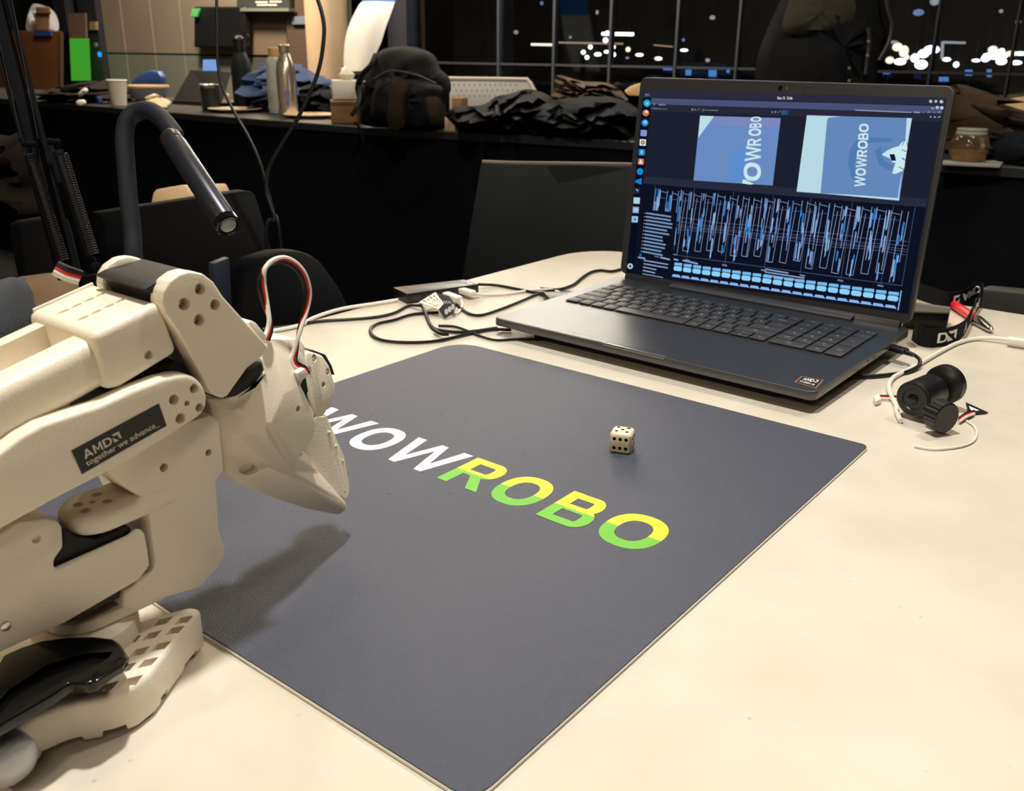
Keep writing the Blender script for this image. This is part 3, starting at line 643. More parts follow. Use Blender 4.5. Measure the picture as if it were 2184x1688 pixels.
obj('pan_horn',cyl((-.052,.197,.0405),(-.052,.197,.0435),.010,bw=.0006),M['steel'],AR)
# pan motor and its housing
obj('pan_motor',prismY([(110,1225),(112,1192),(136,1164),(136,1130),(146,1132),(157,1145),(205,1153),(262,1127),(270,1120),(277,1124),(281,1135),(281,1150),(296,1246),(285,1262),(205,1300),(141,1331),(120,1320)],.1790,.2140,.0006),M['motor'],AR)
hs=prismY([(-160,1245),(-60,1172),(0,1139),(40,1114),(100,1106),(124,1111),(135,1125),(137,1168),(117,1196),(119,1219),(281,1146),(300,1130),(311,1138),(318,1175),(322,1208),(298,1239),(140,1331),(0,1395),(-160,1470)],.1740,.1790,.0018,2)
hn=obj('pan_motor_housing',hs,RS,AR)
obj('pan_motor_housing_rear',prismY([(-160,1245),(-60,1172),(0,1139),(40,1114),(100,1106),(124,1111),(128,1120),(137,1168),(112,1200),(112,1240),(130,1328),(0,1392),(-160,1462)],.1785,.2200,.0030,3),RS,hn)
obj('pan_motor_housing_far_wall',prismY([(100,1235),(281,1150),(300,1134),(311,1138),(318,1175),(322,1208),(298,1239),(140,1331)],.2140,.2190,.0012),RS,hn)
P=ony((12,1336),.1740); obj('screw',cyl((P.x,.1733,P.z),(P.x,.176,P.z),.0022,n=14,bw=.0004),M['steel'],AR)
P=ony((78,1150),.1740); cut(hn,[cyl((P.x,.170,P.z),(P.x,.1755,P.z),.0020,n=12)])
# shoulder motor
obj('shoulder_motor',prismY([(220,836),(236,828),(250,832),(300,806),(345,780),(378,770),(395,780),(410,800),(430,860),(380,920),(250,970),(224,866)],.1790,.2140,.0006),M['motor'],AR)
# upper arm plate with sticker
up_=[(-260,1125),(-160,1050),(-60,998),(0,966),(43,933),(88,907),(150,886),(213,866),(284,833),(345,810),(379,802),(400,800),(418,806),(434,822),(443,847),(441,868),(432,884),(417,896),(355,935),(284,979),(220,1014),(130,1060),(45,1107),(-40,1155),(-160,1215),(-260,1260)]
ua=obj('upper_arm',prismY(up_,.1660,.1770,.0046,4),RS,AR)
cs=[]
for (cx,cy,r) in ((414,829,10.5),(371,853,12),(399,861,6.5),(426,870,10),(385,893,12)):
    P=ony((cx,cy),.1660); R_=rpx(r,(cx,cy),.1660); cs.append(cyl((P.x,.160,P.z),(P.x,.1712,P.z),R_,n=18)); 
cut(ua,cs)
uf=obj('upper_arm_far_plate',prismY(up_,.2210,.2280,.0020,2),RS,AR)
uf.data.transform(Matrix.Translation((ony((400,850),.166)-ony((400,850),.221))*Vector((1,0,1)) if False else ((ony((400,850),.166).x-ony((400,850),.221).x),0,(ony((400,850),.166).z-ony((400,850),.221).z))))
SQ=[ony(p,.16575) for p in ((175,1012),(355.5,908.5),(339,861.5),(152.5,962))]
stk=obj('sticker',loft(SQ,[p+Vector((0,.0004,0)) for p in SQ]),mat('sticker_black',(.016,.015,.015),.55),AR)
fs=bil(SQ); st_=lambda x0,y0,x1,y1:(lambda a,b_:fs(x0+(x1-x0)*a,y0+(y1-y0)*b_)+Vector((0,-.0002,0)))
M['stprint']=mat('sticker_print',(.62,.57,.5),.6)
o=obj('sticker_lettering',join(word3(st_(.085,.46,.40,.80),'AMD',Vector((0,-.000004,0))),fit(glyphs('together we advance_',.012),st_(.075,.10,.93,.40)),arrow_on(st_(.415,.47,.50,.80))),M['stprint'],stk,flat=True); o['kind']='stuff'
# forearm
fa=obj('forearm',prismY([(-300,972),(0,826),(240,707),(252,815),(0,958),(-300,1110)],.1745,.2270,.0062,5),RS,AR)
# lightening slot through the top of the forearm
sl_=[onz(p,.165) for p in ((8,752),(12,768),(40,771),(85,750),(175,706),(230,680),(190,660),(150,668),(70,698),(25,728))]
cz=ony((100,740),.190)
dirf=(ony((208,727),.1745)-ony((0,827),.1745)).normalized(); nf=Vector((-dirf.z,0,dirf.x))
a0=ony((20,812),.1745)+nf*.004
def fp(s,y_,h): return Vector((a0.x,y_,a0.z))+dirf*s+nf*h
so=[]
for k in range(9): a=math.radians(90+180*k/8); so.append((.004+.0125*math.cos(a),.2012+.0125*math.sin(a)))
so+=[(.075,.1887),(.075,.2137)]
cut(fa,[loft([fp(s,y_,.012) for s,y_ in so],[fp(s,y_,-.016) for s,y_ in so])])
# wrist motor box on the end of the forearm
wh=obj('wrist_motor_housing',prismY([(195,716),(342,645),(382,752),(255,831),(222,833)],.1725,.2290,.0060,5),RS,AR)
wells(wh,[(276,664,12.5),(317,758,10)],.1725,.003,False)
t0=ony((205,712),.1725); t1=ony((336,648),.1725); dt=(t1-t0).normalized(); nt_=Vector((-dt.z,0,dt.x)); L_=(t1-t0).length
cs=[]
for i in range(4):
    for y_ in (.194,.211):
        s=L_*(.20+.21*i); c=Vector((t0.x,y_,t0.z))+dt*s
        cc=cyl(c-nt_*.0008,c+nt_*.004,.0024,n=14); 
        mm=Matrix.Translation(c)@Matrix(((dt.x,0,nt_.x),(0,1,0),(dt.z,0,nt_.z))).to_4x4(); S_=mm@Matrix.Diagonal((1.25,.55,1,1))@mm.inverted(); cc.transform(S_); cs.append(cc)
cut(wh,cs)
rb=[Vector((t0.x,.2275,t0.z))+dt*(L_*a)+nt_*h for a,h in ((.0,.0012),(1,.0012),(1,-.002),(0,-.002))]
obj('rib',loft(rb,[v+Vector((0,-.0016,0)) for v in rb],.0004),RS,wh)
# wrist motor, bracket
obj('wrist_motor',prismY([(307,617),(330,604),(413,579),(440,610),(440,690),(400,730),(372,722),(345,650),(329,628)],.1770,.2190,.0008),M['motor'],AR)
wb_=[(346,646),(349,622),(362,601),(382,586),(404,579.5),(433,584),(456,602),(476,633),(527,690),(568,735),(573,742),(571,750),(549,771),(537,777),(526,788),(485,846),(474,850),(462,846),(447,833),(383,713),(352,668)]
wb=obj('wrist_bracket',prismY(wb_,.1690,.1790,.0046,4),RS,AR)
wells(wb,[(427,617,13),(393,649,14),(459,650,12.5),(425,683,13)],.1690,.0055,True,.0015)
far=[(346,646),(349,622),(362,601),(382,586),(404,579.5),(433,584),(456,602),(476,633),(500,662),(440,740),(383,713),(352,668)]
fw=prismY(far,.1690,.1760,.0022,2); fw.transform(Matrix.Translation((0,.0500,0))); obj('wrist_bracket_far_cheek',fw,RS,wb)
obj('wrist_bracket_body',prismY([(440,690),(500,662),(527,690),(568,735),(571,750),(549,771),(526,788),(485,846),(474,850),(447,833),(405,755)],.1770,.2200,.0020,2),RS,wb)
obj('connector',prismY([(529,690),(537,684),(548,690),(569,716),(563,729),(556,727)],.186,.199,.0008),M['white'],AR)
obj('roll_motor',prismY([(478,852),(510,810),(559,772),(564,790),(545,818),(505,845)],.1810,.2150,.0008),M['motor'],AR)
obj('roll_horn',prismY([(483,851),(506,846),(545,822),(566,790),(570,800),(548,830),(505,856)],.1800,.2100,.0012),RS,AR)
# faceted solids: corner = (x,y in the photo, its Y plane), body runs back by its own depth
def facet(V,faces,loop,th,bw=.0012,dth=.026,shift=(0,0,0)):
    bm=bmesh.new(); P={k:ony(v[:2],v[2]) for k,v in V.items()}; f={k:bm.verts.new(p) for k,p in P.items()}
    for fc in faces: bm.faces.new([f[k] for k in fc])
    b_={k:bm.verts.new(P[k]+Vector((shift[0],th.get(k,dth),shift[2]))) for k in loop}
    for i in range(len(loop)):
        a,c=loop[i],loop[(i+1)%len(loop)]; bm.faces.new((f[a],b_[a],b_[c],f[c]))
    bm.faces.new([b_[k] for k in loop][::-1]); bmesh.ops.triangulate(bm,faces=[x for x in bm.faces if len(x.verts)>4])
    return bev(bm,bw,2,14)
GV=dict(n1=(442,851,.186),a=(485,851,.184),q=(553,795,.186),b=(569,729,.194),c=(622,722,.203),d=(644,727,.206),d2=(651,740,.206),e=(651,765,.204),g=(655,797,.199),M2=(642,823,.189),M1=(607,838,.183),n5=(566,830,.184),
 n2=(525,889,.180),r1=(568,903,.180),r2=(551,927,.1775),r3=(627,1007,.184),M7=(577,906,.1780),M6=(637,977,.183),M5=(667,939,.189),M4=(673,912,.1905),M3=(670,880,.190),
 T1=(651,965,.193),T3=(681,1008,.197),T2=(713,1045,.199),L4=(739,1073,.198),L5=(739,1089,.1975),L6=(722,1099,.197),L7=(655,1086,.190),L8=(546,1049,.182),L9=(513,1031,.182),L10=(481,1006,.185),L11=(474,962,.187),Lc=(575,995,.1800),L0=(469,932,.186),L1=(504,932,.180))
GF=[('n1','n2','L1','L0'),('n2','r1','r2','L1'),('n1','a','n2'),('a','n5','r1','n2'),('a','q','n5'),('n5','M1','M7','r1'),('q','b','c','d','d2','e','g','M2','M1','n5'),('M1','M2','M3','M4','M5','M6','M7'),('M7','M6','r3','r2','r1'),('M6','T1','T3','T2','L4','r3'),
 *[(a,b,'Lc') for a,b in zip(['L0','L1','r2','r3','L4','L5','L6','L7','L8','L9','L10','L11'],['L1','r2','r3','L4','L5','L6','L7','L8','L9','L10','L11','L0'])]]
GL=['n1','L0','L11','L10','L9','L8','L7','L6','L5','L4','T2','T3','T1','M6','M5','M4','M3','M2','g','e','d2','d','c','b','q','a']
grip=obj('gripper_body',facet(GV,GF,GL,{'L5':.010,'L4':.007,'L6':.012,'T2':.006,'T3':.008,'T1':.012,'L7':.018,'M6':.014,'M5':.016,'M4':.016,'M3':.016,'M2':.016,'g':.014,'e':.014,'d2':.014,'d':.016,'c':.018},.0011),RS,AR,ang=17)
cs=[]
P=ony((534,1003),.181); cc=cyl((0,-.010,0),(0,.0045,0),.0040,n=20); cc.transform(Matrix.Translation(P)@Matrix.Rotation(math.radians(12),4,'Y')@Matrix.Diagonal((1.3,1,.72,1))); cs.append(cc)
P=ony((625,869),.190); cs.append(cyl((P.x,.182,P.z),(P.x,.1935,P.z),.0018,n=14))
P=ony((670,925),.193); cs.append(cyl((P.x+.004,.186,P.z),(P.x,.197,P.z),.0016,n=12))
cut(grip,cs)
for p in ((663,1038),(683,1048),(703,1058),(720,1067)): P=ony(p,.1945+.004*(p[0]-663)/57); obj('fingertip_bump',lathe([(.0012,-.001),(.0010,.0003),(.0004,.0007)],P,8,(-.3,-.5,.8)),RS,grip)
# moving jaw
JV=dict(j1=(651,752,.2115),j2=(665,751,.2125),j3=(689,759,.2140),j4=(703,780,.2135),j5=(717,825,.2115),j6=(715,842,.2100),j7=(693,886,.2060),j8=(674,892,.2045),j9=(656,845,.2050),j10=(653,797,.2075))
jw=obj('moving_jaw',facet(JV,[tuple(JV)],list(JV),{},.0016,.017),RS,AR,ang=17)
cs=[]
for (cx,cy,r,y_) in ((662,790,7,.2085),(698,793,7,.2128),(688,820,6.5,.2110),(670,764,8,.2123)):
    P=ony((cx,cy),y_); cs.append(cyl((P.x,y_-.005,P.z),(P.x,y_+.003,P.z),rpx(r,(cx,cy),y_),n=16))
cut(jw,cs)
for (cx,cy,y_) in ((662,790,.2085),(698,793,.2128),(670,764,.2123)):
    P=ony((cx,cy),y_); obj('screw',cyl((P.x,y_+.0006,P.z),(P.x,y_+.005,P.z),.0015,n=12,bw=.0003),M['steel'],jw)
KV=dict(i1=(674,888,.2050),i2=(689,888,.2055),i3=(703,946,.2050),i4=(724,1003,.2035),i5=(738,1041,.2020),i6=(743,1060,.2010),i7=(737,1067,.2000),i8=(703,1040,.2005),i9=(679,1007,.2015),i10=(640,962,.2030),i11=(652,925,.2040),
 o1=(696,885,.2070),o2=(717,934,.2070),o3=(734,972,.2060),o4=(745,1030,.2040),o5=(746,1046,.2030))
blade=obj('moving_jaw_finger',facet(KV,[('i1','i2','i3','i4','i5','i6','i7','i8','i9','i10','i11'),('i2','o1','o2','o3','o4','o5','i6','i5','i4','i3')],['i1','i11','i10','i9','i8','i7','i6','o5','o4','o3','o2','o1','i2'],{'i6':.005,'i7':.005,'i8':.008,'i9':.01,'o5':.005,'o4':.007,'o3':.010},.0007,.014),RS,jw,ang=17)
for a_,b_,y_ in (((693,1010),(722,1013),.2028),((708,1040),(736,1047),.2015),((666,965),(676,968),.2035)): obj('finger_groove',tube([ony(a_,y_),ony(b_,y_)],.0005,6,sm=False),RS,jw)
for p in ((703,921),(717,951),(730,982),(737,1012)): P=ony(p,.2052); obj('fingertip_bump',lathe([(.001,-.001),(.0008,.0003),(.0003,.0006)],P,8,(.5,-.5,.7)),RS,jw)
obj('gripper_motor',prismY([(640,815),(652,800),(660,850),(676,892),(668,905),(655,860)],.2060,.2200,.0004),M['motor'],AR)
obj('gripper_motor_cap',prismY([(650,748),(668,747),(695,757),(708,780),(715,800),(700,800),(660,770)],.2170,.2260,.0006),M['motor'],AR)
# servo cable loop, three wires
wp=[(567,724),(574,705),(575,684),(569,660),(562,630),(558,600),(564,573),(583,558),(607,554.5),(632,568),(649,592),(656,625),(651,660),(638,710),(629,750),(625,768),(632,780),(648,788),(655,800)]
M['wred']=mat('red_wire',(.55,.012,.015),.35)
TW=[-1,-.8,-.2,.5,1,1,.3,-.6,-1,-1,-1,-1,-.8,-.2,.6,1,1,.8,.5]
yy=lambda i:.190+.010*math.sin(i/18*PI)
for k,(mt_,nm) in enumerate(((M['bcable'],'black_wire'),(M['wred'],'red_wire'),(M['wcable'],'white_wire'))):
    pts_=[]
    for i,p in enumerate(wp):
        a=wp[max(0,i-1)];b_=wp[min(len(wp)-1,i+1)]; t=Vector((b_[0]-a[0],b_[1]-a[1])).normalized(); n=Vector((-t.y,t.x))*-1
        tw=TW[i]; off=(k-1)*4.8*tw
        P=ony((p[0]+n.x*-off,p[1]+n.y*-off),yy(i)-(k-1)*.0014*(1-abs(TW[i]))); pts_.append(P)
    obj(nm,tube(pts_,.00125,8,5),mt_,AR)
obj('connector',prismY([(634,797),(651,786),(658,797),(655,806),(641,814)],.188,.196,.0006),M['white'],AR)
for k,(mt_,nm) in enumerate(((M['wcable'],'white_wire'),(M['wred'],'red_wire'),(M['bcable'],'black_wire'))):
    obj(nm,tube([ony((168+k*3,598-k*6),.235),ony((140+k*2,590-k*7),.237),ony((116+k*3,578-k*6),.240)],.0022,8,4),mt_,AR)
# elbow (outside the frame): motor and housing joining both links
e0=ony((-190,1010),.1745)
obj('elbow_motor',box((e0.x-.012,.2,e0.z-.004),(.045,.036,.026),.001,rot=Matrix.Rotation(-.2,3,'Y')),M['motor'],AR)
obj('elbow_housing',box((e0.x-.016,.2,e0.z+.004),(.034,.050,.036),.003,rot=Matrix.Rotation(-.2,3,'Y')),RS,AR)
# ================================================================== CLAMP on the base
CL=thing('table_clamp','glossy black clamp lever lying across the white base plate','clamp',(-.12,.17,0))
cl=[(-150,1560),(-60,1500),(0,1399),(40,1381),(90,1365),(150,1357),(205,1356),(250,1361),(265,1372),(277,1392),(275,1408),(262,1422),(245,1431),(205,1461),(188,1466),(150,1464),(110,1492),(60,1521),(0,1556),(-80,1620),(-150,1650)]
def ztop(p): return .040
A=[onz(p,.0385) for p in cl]; ctr=sum(A,Vector())/len(A); FI=Vector((.0012,.0030,0))
bm=loft([ctr+(v-ctr)*.93+FI*.6 for v in A],[Vector((v.x+FI.x,v.y+FI.y,.0325)) for v in A],.0026,4); lv=obj('lever',bm,M['black_gloss'],CL)
ins=[(-60,1545),(20,1460),(100,1410),(180,1385),(240,1382),(230,1395),(185,1425),(140,1440),(60,1485),(-20,1540)]
cut(lv,[loft([onz(p,.045) for p in ins],[Vector((onz(p,.0385).x,onz(p,.0385).y,.0355)) for p in ins])])
obj('lever_boss',slab([(196,1432),(258,1398),(270,1402),(262,1418),(206,1452),(190,1452)],.036,.0385,.0008),M['black_gloss'],CL)
obj('pad',cyl((-.094,.178,.0222),(-.094,.178,.027),.013,bw=.001),M['black'],CL)
bw_=obj('screw_body',tube([onz((-130,1500),.014),onz((-40,1590),.014),onz((10,1618),.014),onz((34,1646),.013)],.0115,20,6,rr=lambda t:.0115*math.sqrt(max(.03,1-max(0,(t-.75)/.25)**2))),mat('grey_white_metal',(.50,.50,.54),.35,.3),CL)
# ================================================================== HUB, CABLES, TAG
HB_=thing('usb_hub','flat black hub box with plugs beside the laptop','hub',tuple(onz((930,635),0))[:2]+(0,))
hq=[onz(p,.0125) for p in ((838,613),(990,596),(1021,606),(868,627))]
HS=[Vector((v.x,v.y,.0125)) for v in hq]
obj('case',loft(HS,[Vector((v.x,v.y,.0015)) for v in hq],.0008),M['black'],HB_)
hf=bil([hq[3]*.08+hq[2]*.92,hq[0]*.08+hq[1]*.92,hq[0]*.01+hq[1]*.99+UP*0,hq[3]*.01+hq[2]*.99])
g=glyphs('AMD',.03); fit(g,lambda a,b_:(hq[2]+(hq[1]-hq[2])*(.12+.7*a))+(hq[3]-hq[2])*(.10-.07*b_)+UP*.0003); o=obj('print',g,M['print'],HB_,flat=True)
fe=(hq[2]-hq[3]).normalized(); fn=Vector((fe.y,-fe.x,0)); 
if fn.dot(FWD)>0: fn=-fn
for k in (.12,.3,.5,.7): 
    c=hq[3]+(hq[2]-hq[3])*k; c.z=.0065; obj('port',box(c+fn*.0002,(.012,.001,.005),.0003,math.atan2(fe.y,fe.x)),M['bezel'],HB_)
def plug(name,p,q,wd,ht,mt,label,z=.0065):
    a,b_=onz(p,z),onz(q,z); d=b_-a; return tag(obj(name,box((a+b_)/2,(d.length,wd,ht),.0015,math.atan2(d.y,d.x),3),mt),label,'plug')
W_=M['wcable'];K_=M['bcable']
def bundle(name,label,parts):
    t=thing(name,label,'cable',tuple(onz(parts[0][1][0][:2],0))[:2]+(0,))
    for nm,px,r,mt in parts:
        if nm=='cord': obj('cord',tube([onz(p[:2],(p[2] if len(p)>2 else r)) for p in px],r,8,6),mt,t)
        else: 
            a,b_=onz(px[0],r[2]),onz(px[1],r[2]); d=b_-a; obj(nm,box((a+b_)/2,(d.length,r[0],r[1]),min(r[0],r[1])*.3,math.atan2(d.y,d.x),3),mt,t)
    return t
bundle('usb_cable','white cable with white plug in the middle of the hub',[('cord',[(982,639,.006),(986,647,.004),(984,657),(975,668),(962,664),(950,655),(935,650)],.0016,W_),('plug',[(950,628),(980,639)],(.011,.007,.007),W_)])
bundle('usb_cable','white cable plugged into the right of the hub and running to the laptop',[('cord',[(1010,627,.006),(1040,629),(1080,627),(1120,621),(1155,618,.004),(1178,619,.004),(1200,626,.003)],.0017,W_),('plug',[(978,618),(1010,627)],(.011,.007,.007),W_)])
bundle('power_cable','white cable along the far table edge left of the hub',[('cord',[(848,640),(800,648),(740,657),(700,667),(665,680),(645,692),(615,700),(580,706)],.0022,W_)])
bundle('black_cable','black cable from the hub to the far table edge behind the arm',[('cord',[(896,652,.005),(870,653),(840,668),(800,677),(740,682),(700,684),(660,688),(630,695),(590,700),(560,703)],.0018,K_)])
bundle('black_cable','black cable looped on the table in front of the hub',[('cord',[(935,667),(880,671),(840,683),(805,691),(790,702),(795,716),(820,727),(870,731),(920,729),(960,722),(1000,712),(1050,703),(1090,704)],.0018,K_)])
bundle('black_cable','black cable bending down from the hub under the tag',[('cord',[(897,650,.006),(905,662,.003),(912,680),(922,698),(940,705),(980,709),(1010,707),(1060,700)],.0019,K_),('cord',[(925,703,.004),(940,712,.004),(957,713,.004)],.0022,K_)])
bundle('black_cable','thin flat black cable crossing under the laptop front corner',[('cord',[(935,695),(970,697),(1000,707),(1030,719),(1060,726),(1100,724),(1160,724)],.0014,K_)])
bundle('black_cable','black cable from the hub right end to the laptop left side',[('cord',[(1020,607,.006),(1060,609),(1100,616),(1140,624),(1180,626)],.0018,K_)])
bundle('black_cable','black cable sagging from the tag towards the dark plug',[('cord',[(972,650,.008),(985,660),(1005,671),(1030,672),(1070,659),(1110,643),(1150,626),(1180,620,.004),(1220,624,.003)],.0018,K_)])
bundle('black_cable','black cable rising behind the laptop screen at its left edge',[('cord',[(1152,616,.003),(1190,618),(1222,608),(1240,594),(1258,582),(1280,577),(1305,579),(1330,573)],.0020,K_)])
ad=thing('adapter_plug','black adapter plug lying by the laptop left side','adapter',tuple(onz((1190,632),0))[:2]+(0,))
obj('body',slab([(1158,622),(1228,620),(1250,634),(1172,637)],.0005,.010,.002),M['black'],ad); obj('strain_relief',cyl(onz((1150,627),.005),onz((1162,628),.005),.003,.004),M['black'],ad)
tg=thing('cable_tag','folded black and white printed tag hanging on the black cable','tag',tuple(onz((930,660),0))[:2]+(0,))
def sheet(name,P,mt,parent,th=.0005): 
    n=(P[1]-P[0]).cross(P[2]-P[0]).normalized()*th; return obj(name,loft(P,[p+n for p in P]),mt,parent)
tq=[onz((893,645),.014),onz((929,623),.018),onz((946,648),.013),onz((936,660),.009)]
sheet('tag_white_part',tq,M['paper'],tg)
ft=bil([tq[3],tq[0],tq[1],tq[2]])
gl=[]
for i in range(4):
    for j in range(3): gl.append([ft(.12+.29*j,.15+.2*i)+UP*.0009,ft(.34+.29*j-(i%2)*.06,.15+.2*i)+UP*.0009,ft(.34+.29*j-(i%2)*.06,.20+.2*i)+UP*.0009,ft(.12+.29*j,.20+.2*i)+UP*.0009])
x_=obj('tag_text',polys(gl),mat('ink',(.12,.11,.1),.7),tg,flat=True); x_['kind']='stuff'
t2=[onz((932,625),.018),onz((958,632),.018),onz((973,652),.014),onz((947,648),.0125)]; sheet('tag_black_part',t2,M['black_matte'],tg)
t3=[onz((946,649),.0125),onz((973,652),.014),onz((967,668),.006),onz((948,680),.0015),onz((935,660),.009)]; sheet('tag_black_fold',t3,M['black_matte'],tg)
gl=[]
for k in range(3):
    c=ond((952+k*7,665-k*5),depth(onz((955,664),.0095))-.004); gl.append([c+RIGHT*.0035*math.cos(a)*.6+UP*.0035*math.sin(a) for a in [2*PI*i/10 for i in range(10)]])
for k in range(6):
    a_=onz((938+k*5.2,648-k*.1),.0145); gl.append([a_,a_+RIGHT*.0005,a_+RIGHT*.0025+FWD*.008+UP*.0012,a_+RIGHT*.0020+FWD*.008+UP*.0012])
x_=obj('tag_symbols',polys(gl),M['print'],tg,flat=True); x_['kind']='stuff'
# ================================================================== CAMERA MODULE with thumb screw
CM=thing('camera_module','small black cylinder camera with knurled thumbscrew on the table right of the laptop','camera',tuple(onz((1990,890),0))[:2]+(0,))
c0=onz((1947,852),.0185); ax=Vector((.97,-.22,.02)).normalized()
r0=.0150
obj('barrel',lathe([(r0-.001,0),(r0,.0008),(r0,.030),(r0-.0025,.034),(.006,.035)],c0,32,ax),M['black'],CM)
obj('lens_ring',lathe([(r0*.86,.0002),(r0*.86,-.0008),(r0*.60,-.0008),(r0*.55,.0002)],c0,32,ax,False),M['black'],CM)
obj('lens',lathe([(r0*.30,-.0002),(r0*.28,-.0012),(r0*.15,-.0020),(.0001,-.0022)],c0,24,ax),M['black_gloss'],CM)
obj('neck',cyl(c0+ax*.034,c0+ax*.048,.0065,.0065,n=20),M['black'],CM)
obj('mount_disc',lathe([(.0100,.045),(.0160,.0480),(.0172,.0490),(.0172,.0560),(.0162,.0568),(.004,.0568)],c0+Vector((0,0,.0008)),32,ax),M['black'],CM)
ay_=Vector((-.50,-.86,0)).normalized(); k0=onz((2020,893),.0148)
kb=lathe([(.0115,.0),(.0128,-.0006),(.0128,-.0120),(.010,-.0126)],k0,48,ay_)
# knurling: alternate rings pushed in and out
for i,v in enumerate(kb.verts):
    ring=i//48
    if ring in (1,2): 
        d=v.co-k0; d=d-ay_*d.dot(ay_)
        if i%2: v.co-=d*.035
obj('thumbscrew',kb,M['black'],CM,ang=12); obj('shaft',cyl(k0-ay_*.012,k0-ay_*.022,.004),M['black'],CM)
# its cables
bundle('camera_cable','white cable running from the camera module up to the right frame edge',[('cord',[(1921,898),(1914,882),(1910,862),(1899,842),(1896,822),(1905,806),(1930,792),(1958,778),(1985,762),(2015,745),(2045,731),(2080,723),(2120,722,.004),(2154,725,.005)],.0021,W_),('plug',[(2148,726),(2196,733)],(.009,.008,.006),W_)])
bundle('camera_cable','thin white cable curled under the camera module',[('cord',[(2062,898),(2078,910),(2083,926),(2076,941),(2055,951),(2020,957),(1985,958),(1950,952)],.0009,W_)])
cn=thing('wire_connector','tiny white connector with red and black wires left of the camera module','connector',tuple(onz((1872,850),0))[:2]+(0,))
obj('plug',slab([(1863,844),(1876,839),(1880,851),(1868,856)],.0005,.005,.0008),M['white'],cn)
for k,(mt_,nm) in enumerate(((K_,'black_wire'),(M['wred'],'red_wire'),(W_,'white_wire'))): obj(nm,tube([onz((1877,844.5+k*2.6),.002),onz((1893,845+k*2.6),.0022),onz((1915,846+k*3),.002)],.0009,6,4),mt_,cn)
for k,(mt_,nm) in enumerate(((W_,'white_wire'),(M['wred'],'red_wire'),(K_,'black_wire'))): obj(nm,tube([onz((2046,900-k*4),.002),onz((2062,889-k*4),.003),onz((2078,883-k*3),.002)],.0011,6,4),mt_,cn)
tl=thing('triangle_card','black triangular card with a white mark behind the camera module','card',tuple(onz((2080,878),0))[:2]+(0,))
tq=[onz(p,.0012) for p in ((2060,858),(2108,880),(2066,884))]
obj('card',loft(tq,[Vector((v.x,v.y,.0004)) for v in tq]),M['black'],tl); obj('mark',polys([[onz(p,.0015) for p in ((2066,866),(2089,876),(2072,877))]]),M['print'],tl,flat=True)
# USB-C plug and its cable at the laptop's right side
uc=thing('usb_cable','short black cable plugged into the laptop right side','cable',tuple(onz((1930,770),0))[:2]+(0,))
pa_=B(LW+.001,.176,-.004); pr_=Vector((.10,-.99,-.02)).normalized()
pa_=onz((1897,739),.0145); pb_=onz((1933,752),.0135); dd_=(pb_-pa_).normalized()
obj('plug',box((pa_+pb_)/2,((pb_-pa_).length,.011,.0055),.0018,math.atan2(dd_.y,dd_.x),3),M['black'],uc); obj('strain_relief',cyl(pb_-dd_*.001,pb_+dd_*.008,.0028,.0022,n=12),M['black'],uc)
obj('cord',tube([pb_+dd_*.006,onz((1952,759),.010),onz((1962,769),.007),onz((1957,783),.003),onz((1932,794),.002),onz((1890,800),.002),onz((1850,803),.002),onz((1800,803),.002)],.0019,8,6),K_,uc)
# ================================================================== LANYARD, PEN, BOX
LY=thing('lanyard','black lanyard with white lettering curled beside the laptop screen','lanyard',tuple(onz((2040,690),0))[:2]+(0,))
lp_=[onz(p,0) for p in ((1950,638),(1985,650),(2020,660),(2055,652),(2080,636),(2092,648),(2078,674),(2064,700),(2052,722),(2028,737),(1995,744),(1962,740),(1944,728))]
S_=smooth(lp_,8); hL=.0205
acc=[0]
for a,b_ in zip(S_,S_[1:]): acc.append(acc[-1]+(b_-a).length)
def ly(s,h):
    s=max(0,min(acc[-1]-1e-6,s))
    for i in range(len(acc)-1):
        if acc[i+1]>=s: break
    t=(s-acc[i])/(acc[i+1]-acc[i]); p=S_[i].lerp(S_[i+1],t); d=(S_[i+1]-S_[i]).normalized(); n=Vector((-d.y,d.x,0)); return p+UP*(.001+h*hL)+n*.0, n
bm=bmesh.new(); prev=None
for i in range(len(S_)):
    p,n=ly(acc[i],0); q,_=ly(acc[i],1); 
    cur=[bm.verts.new(v) for v in (p-n*.0003,q-n*.0003,q+n*.0003,p+n*.0003)]
    if prev:
        for k in range(4): bm.faces.new((prev[k],prev[(k+1)%4],cur[(k+1)%4],cur[k]))
    prev=cur
obj('strap',bm,mat('webbing',(.006,.006,.007),.8,spec=.15,bump=.3,bscale=2500),LY)
def lytext(bmx,s0,s1,h0,h1,flipx=False,flipy=False):
    def fn(a,b_):
        a=1-a if flipx else a; b_=1-b_ if flipy else b_
        p,n=ly(s0+(s1-s0)*a,h0+(h1-h0)*b_); d=(O-p); sgn=1 if n.dot(d)>0 else -1
        return p+n*sgn*.0007
    return fit(bmx,fn)
L_=acc[-1]
def sat(px):   # arc length nearest to a pixel
    P=onz(px,0); return acc[min(range(len(S_)),key=lambda i:(S_[i]-P).length)]
def lyarrow(s0,s1,h0,h1): 
    def fn(a,b_):
        p,n=ly(s0+(s1-s0)*a,h0+(h1-h0)*b_); sgn=1 if n.dot(O-p)>0 else -1; return p+n*sgn*.0007
    return arrow_on(fn)
sA,sB=sat((2000,737)),sat((1955,733))
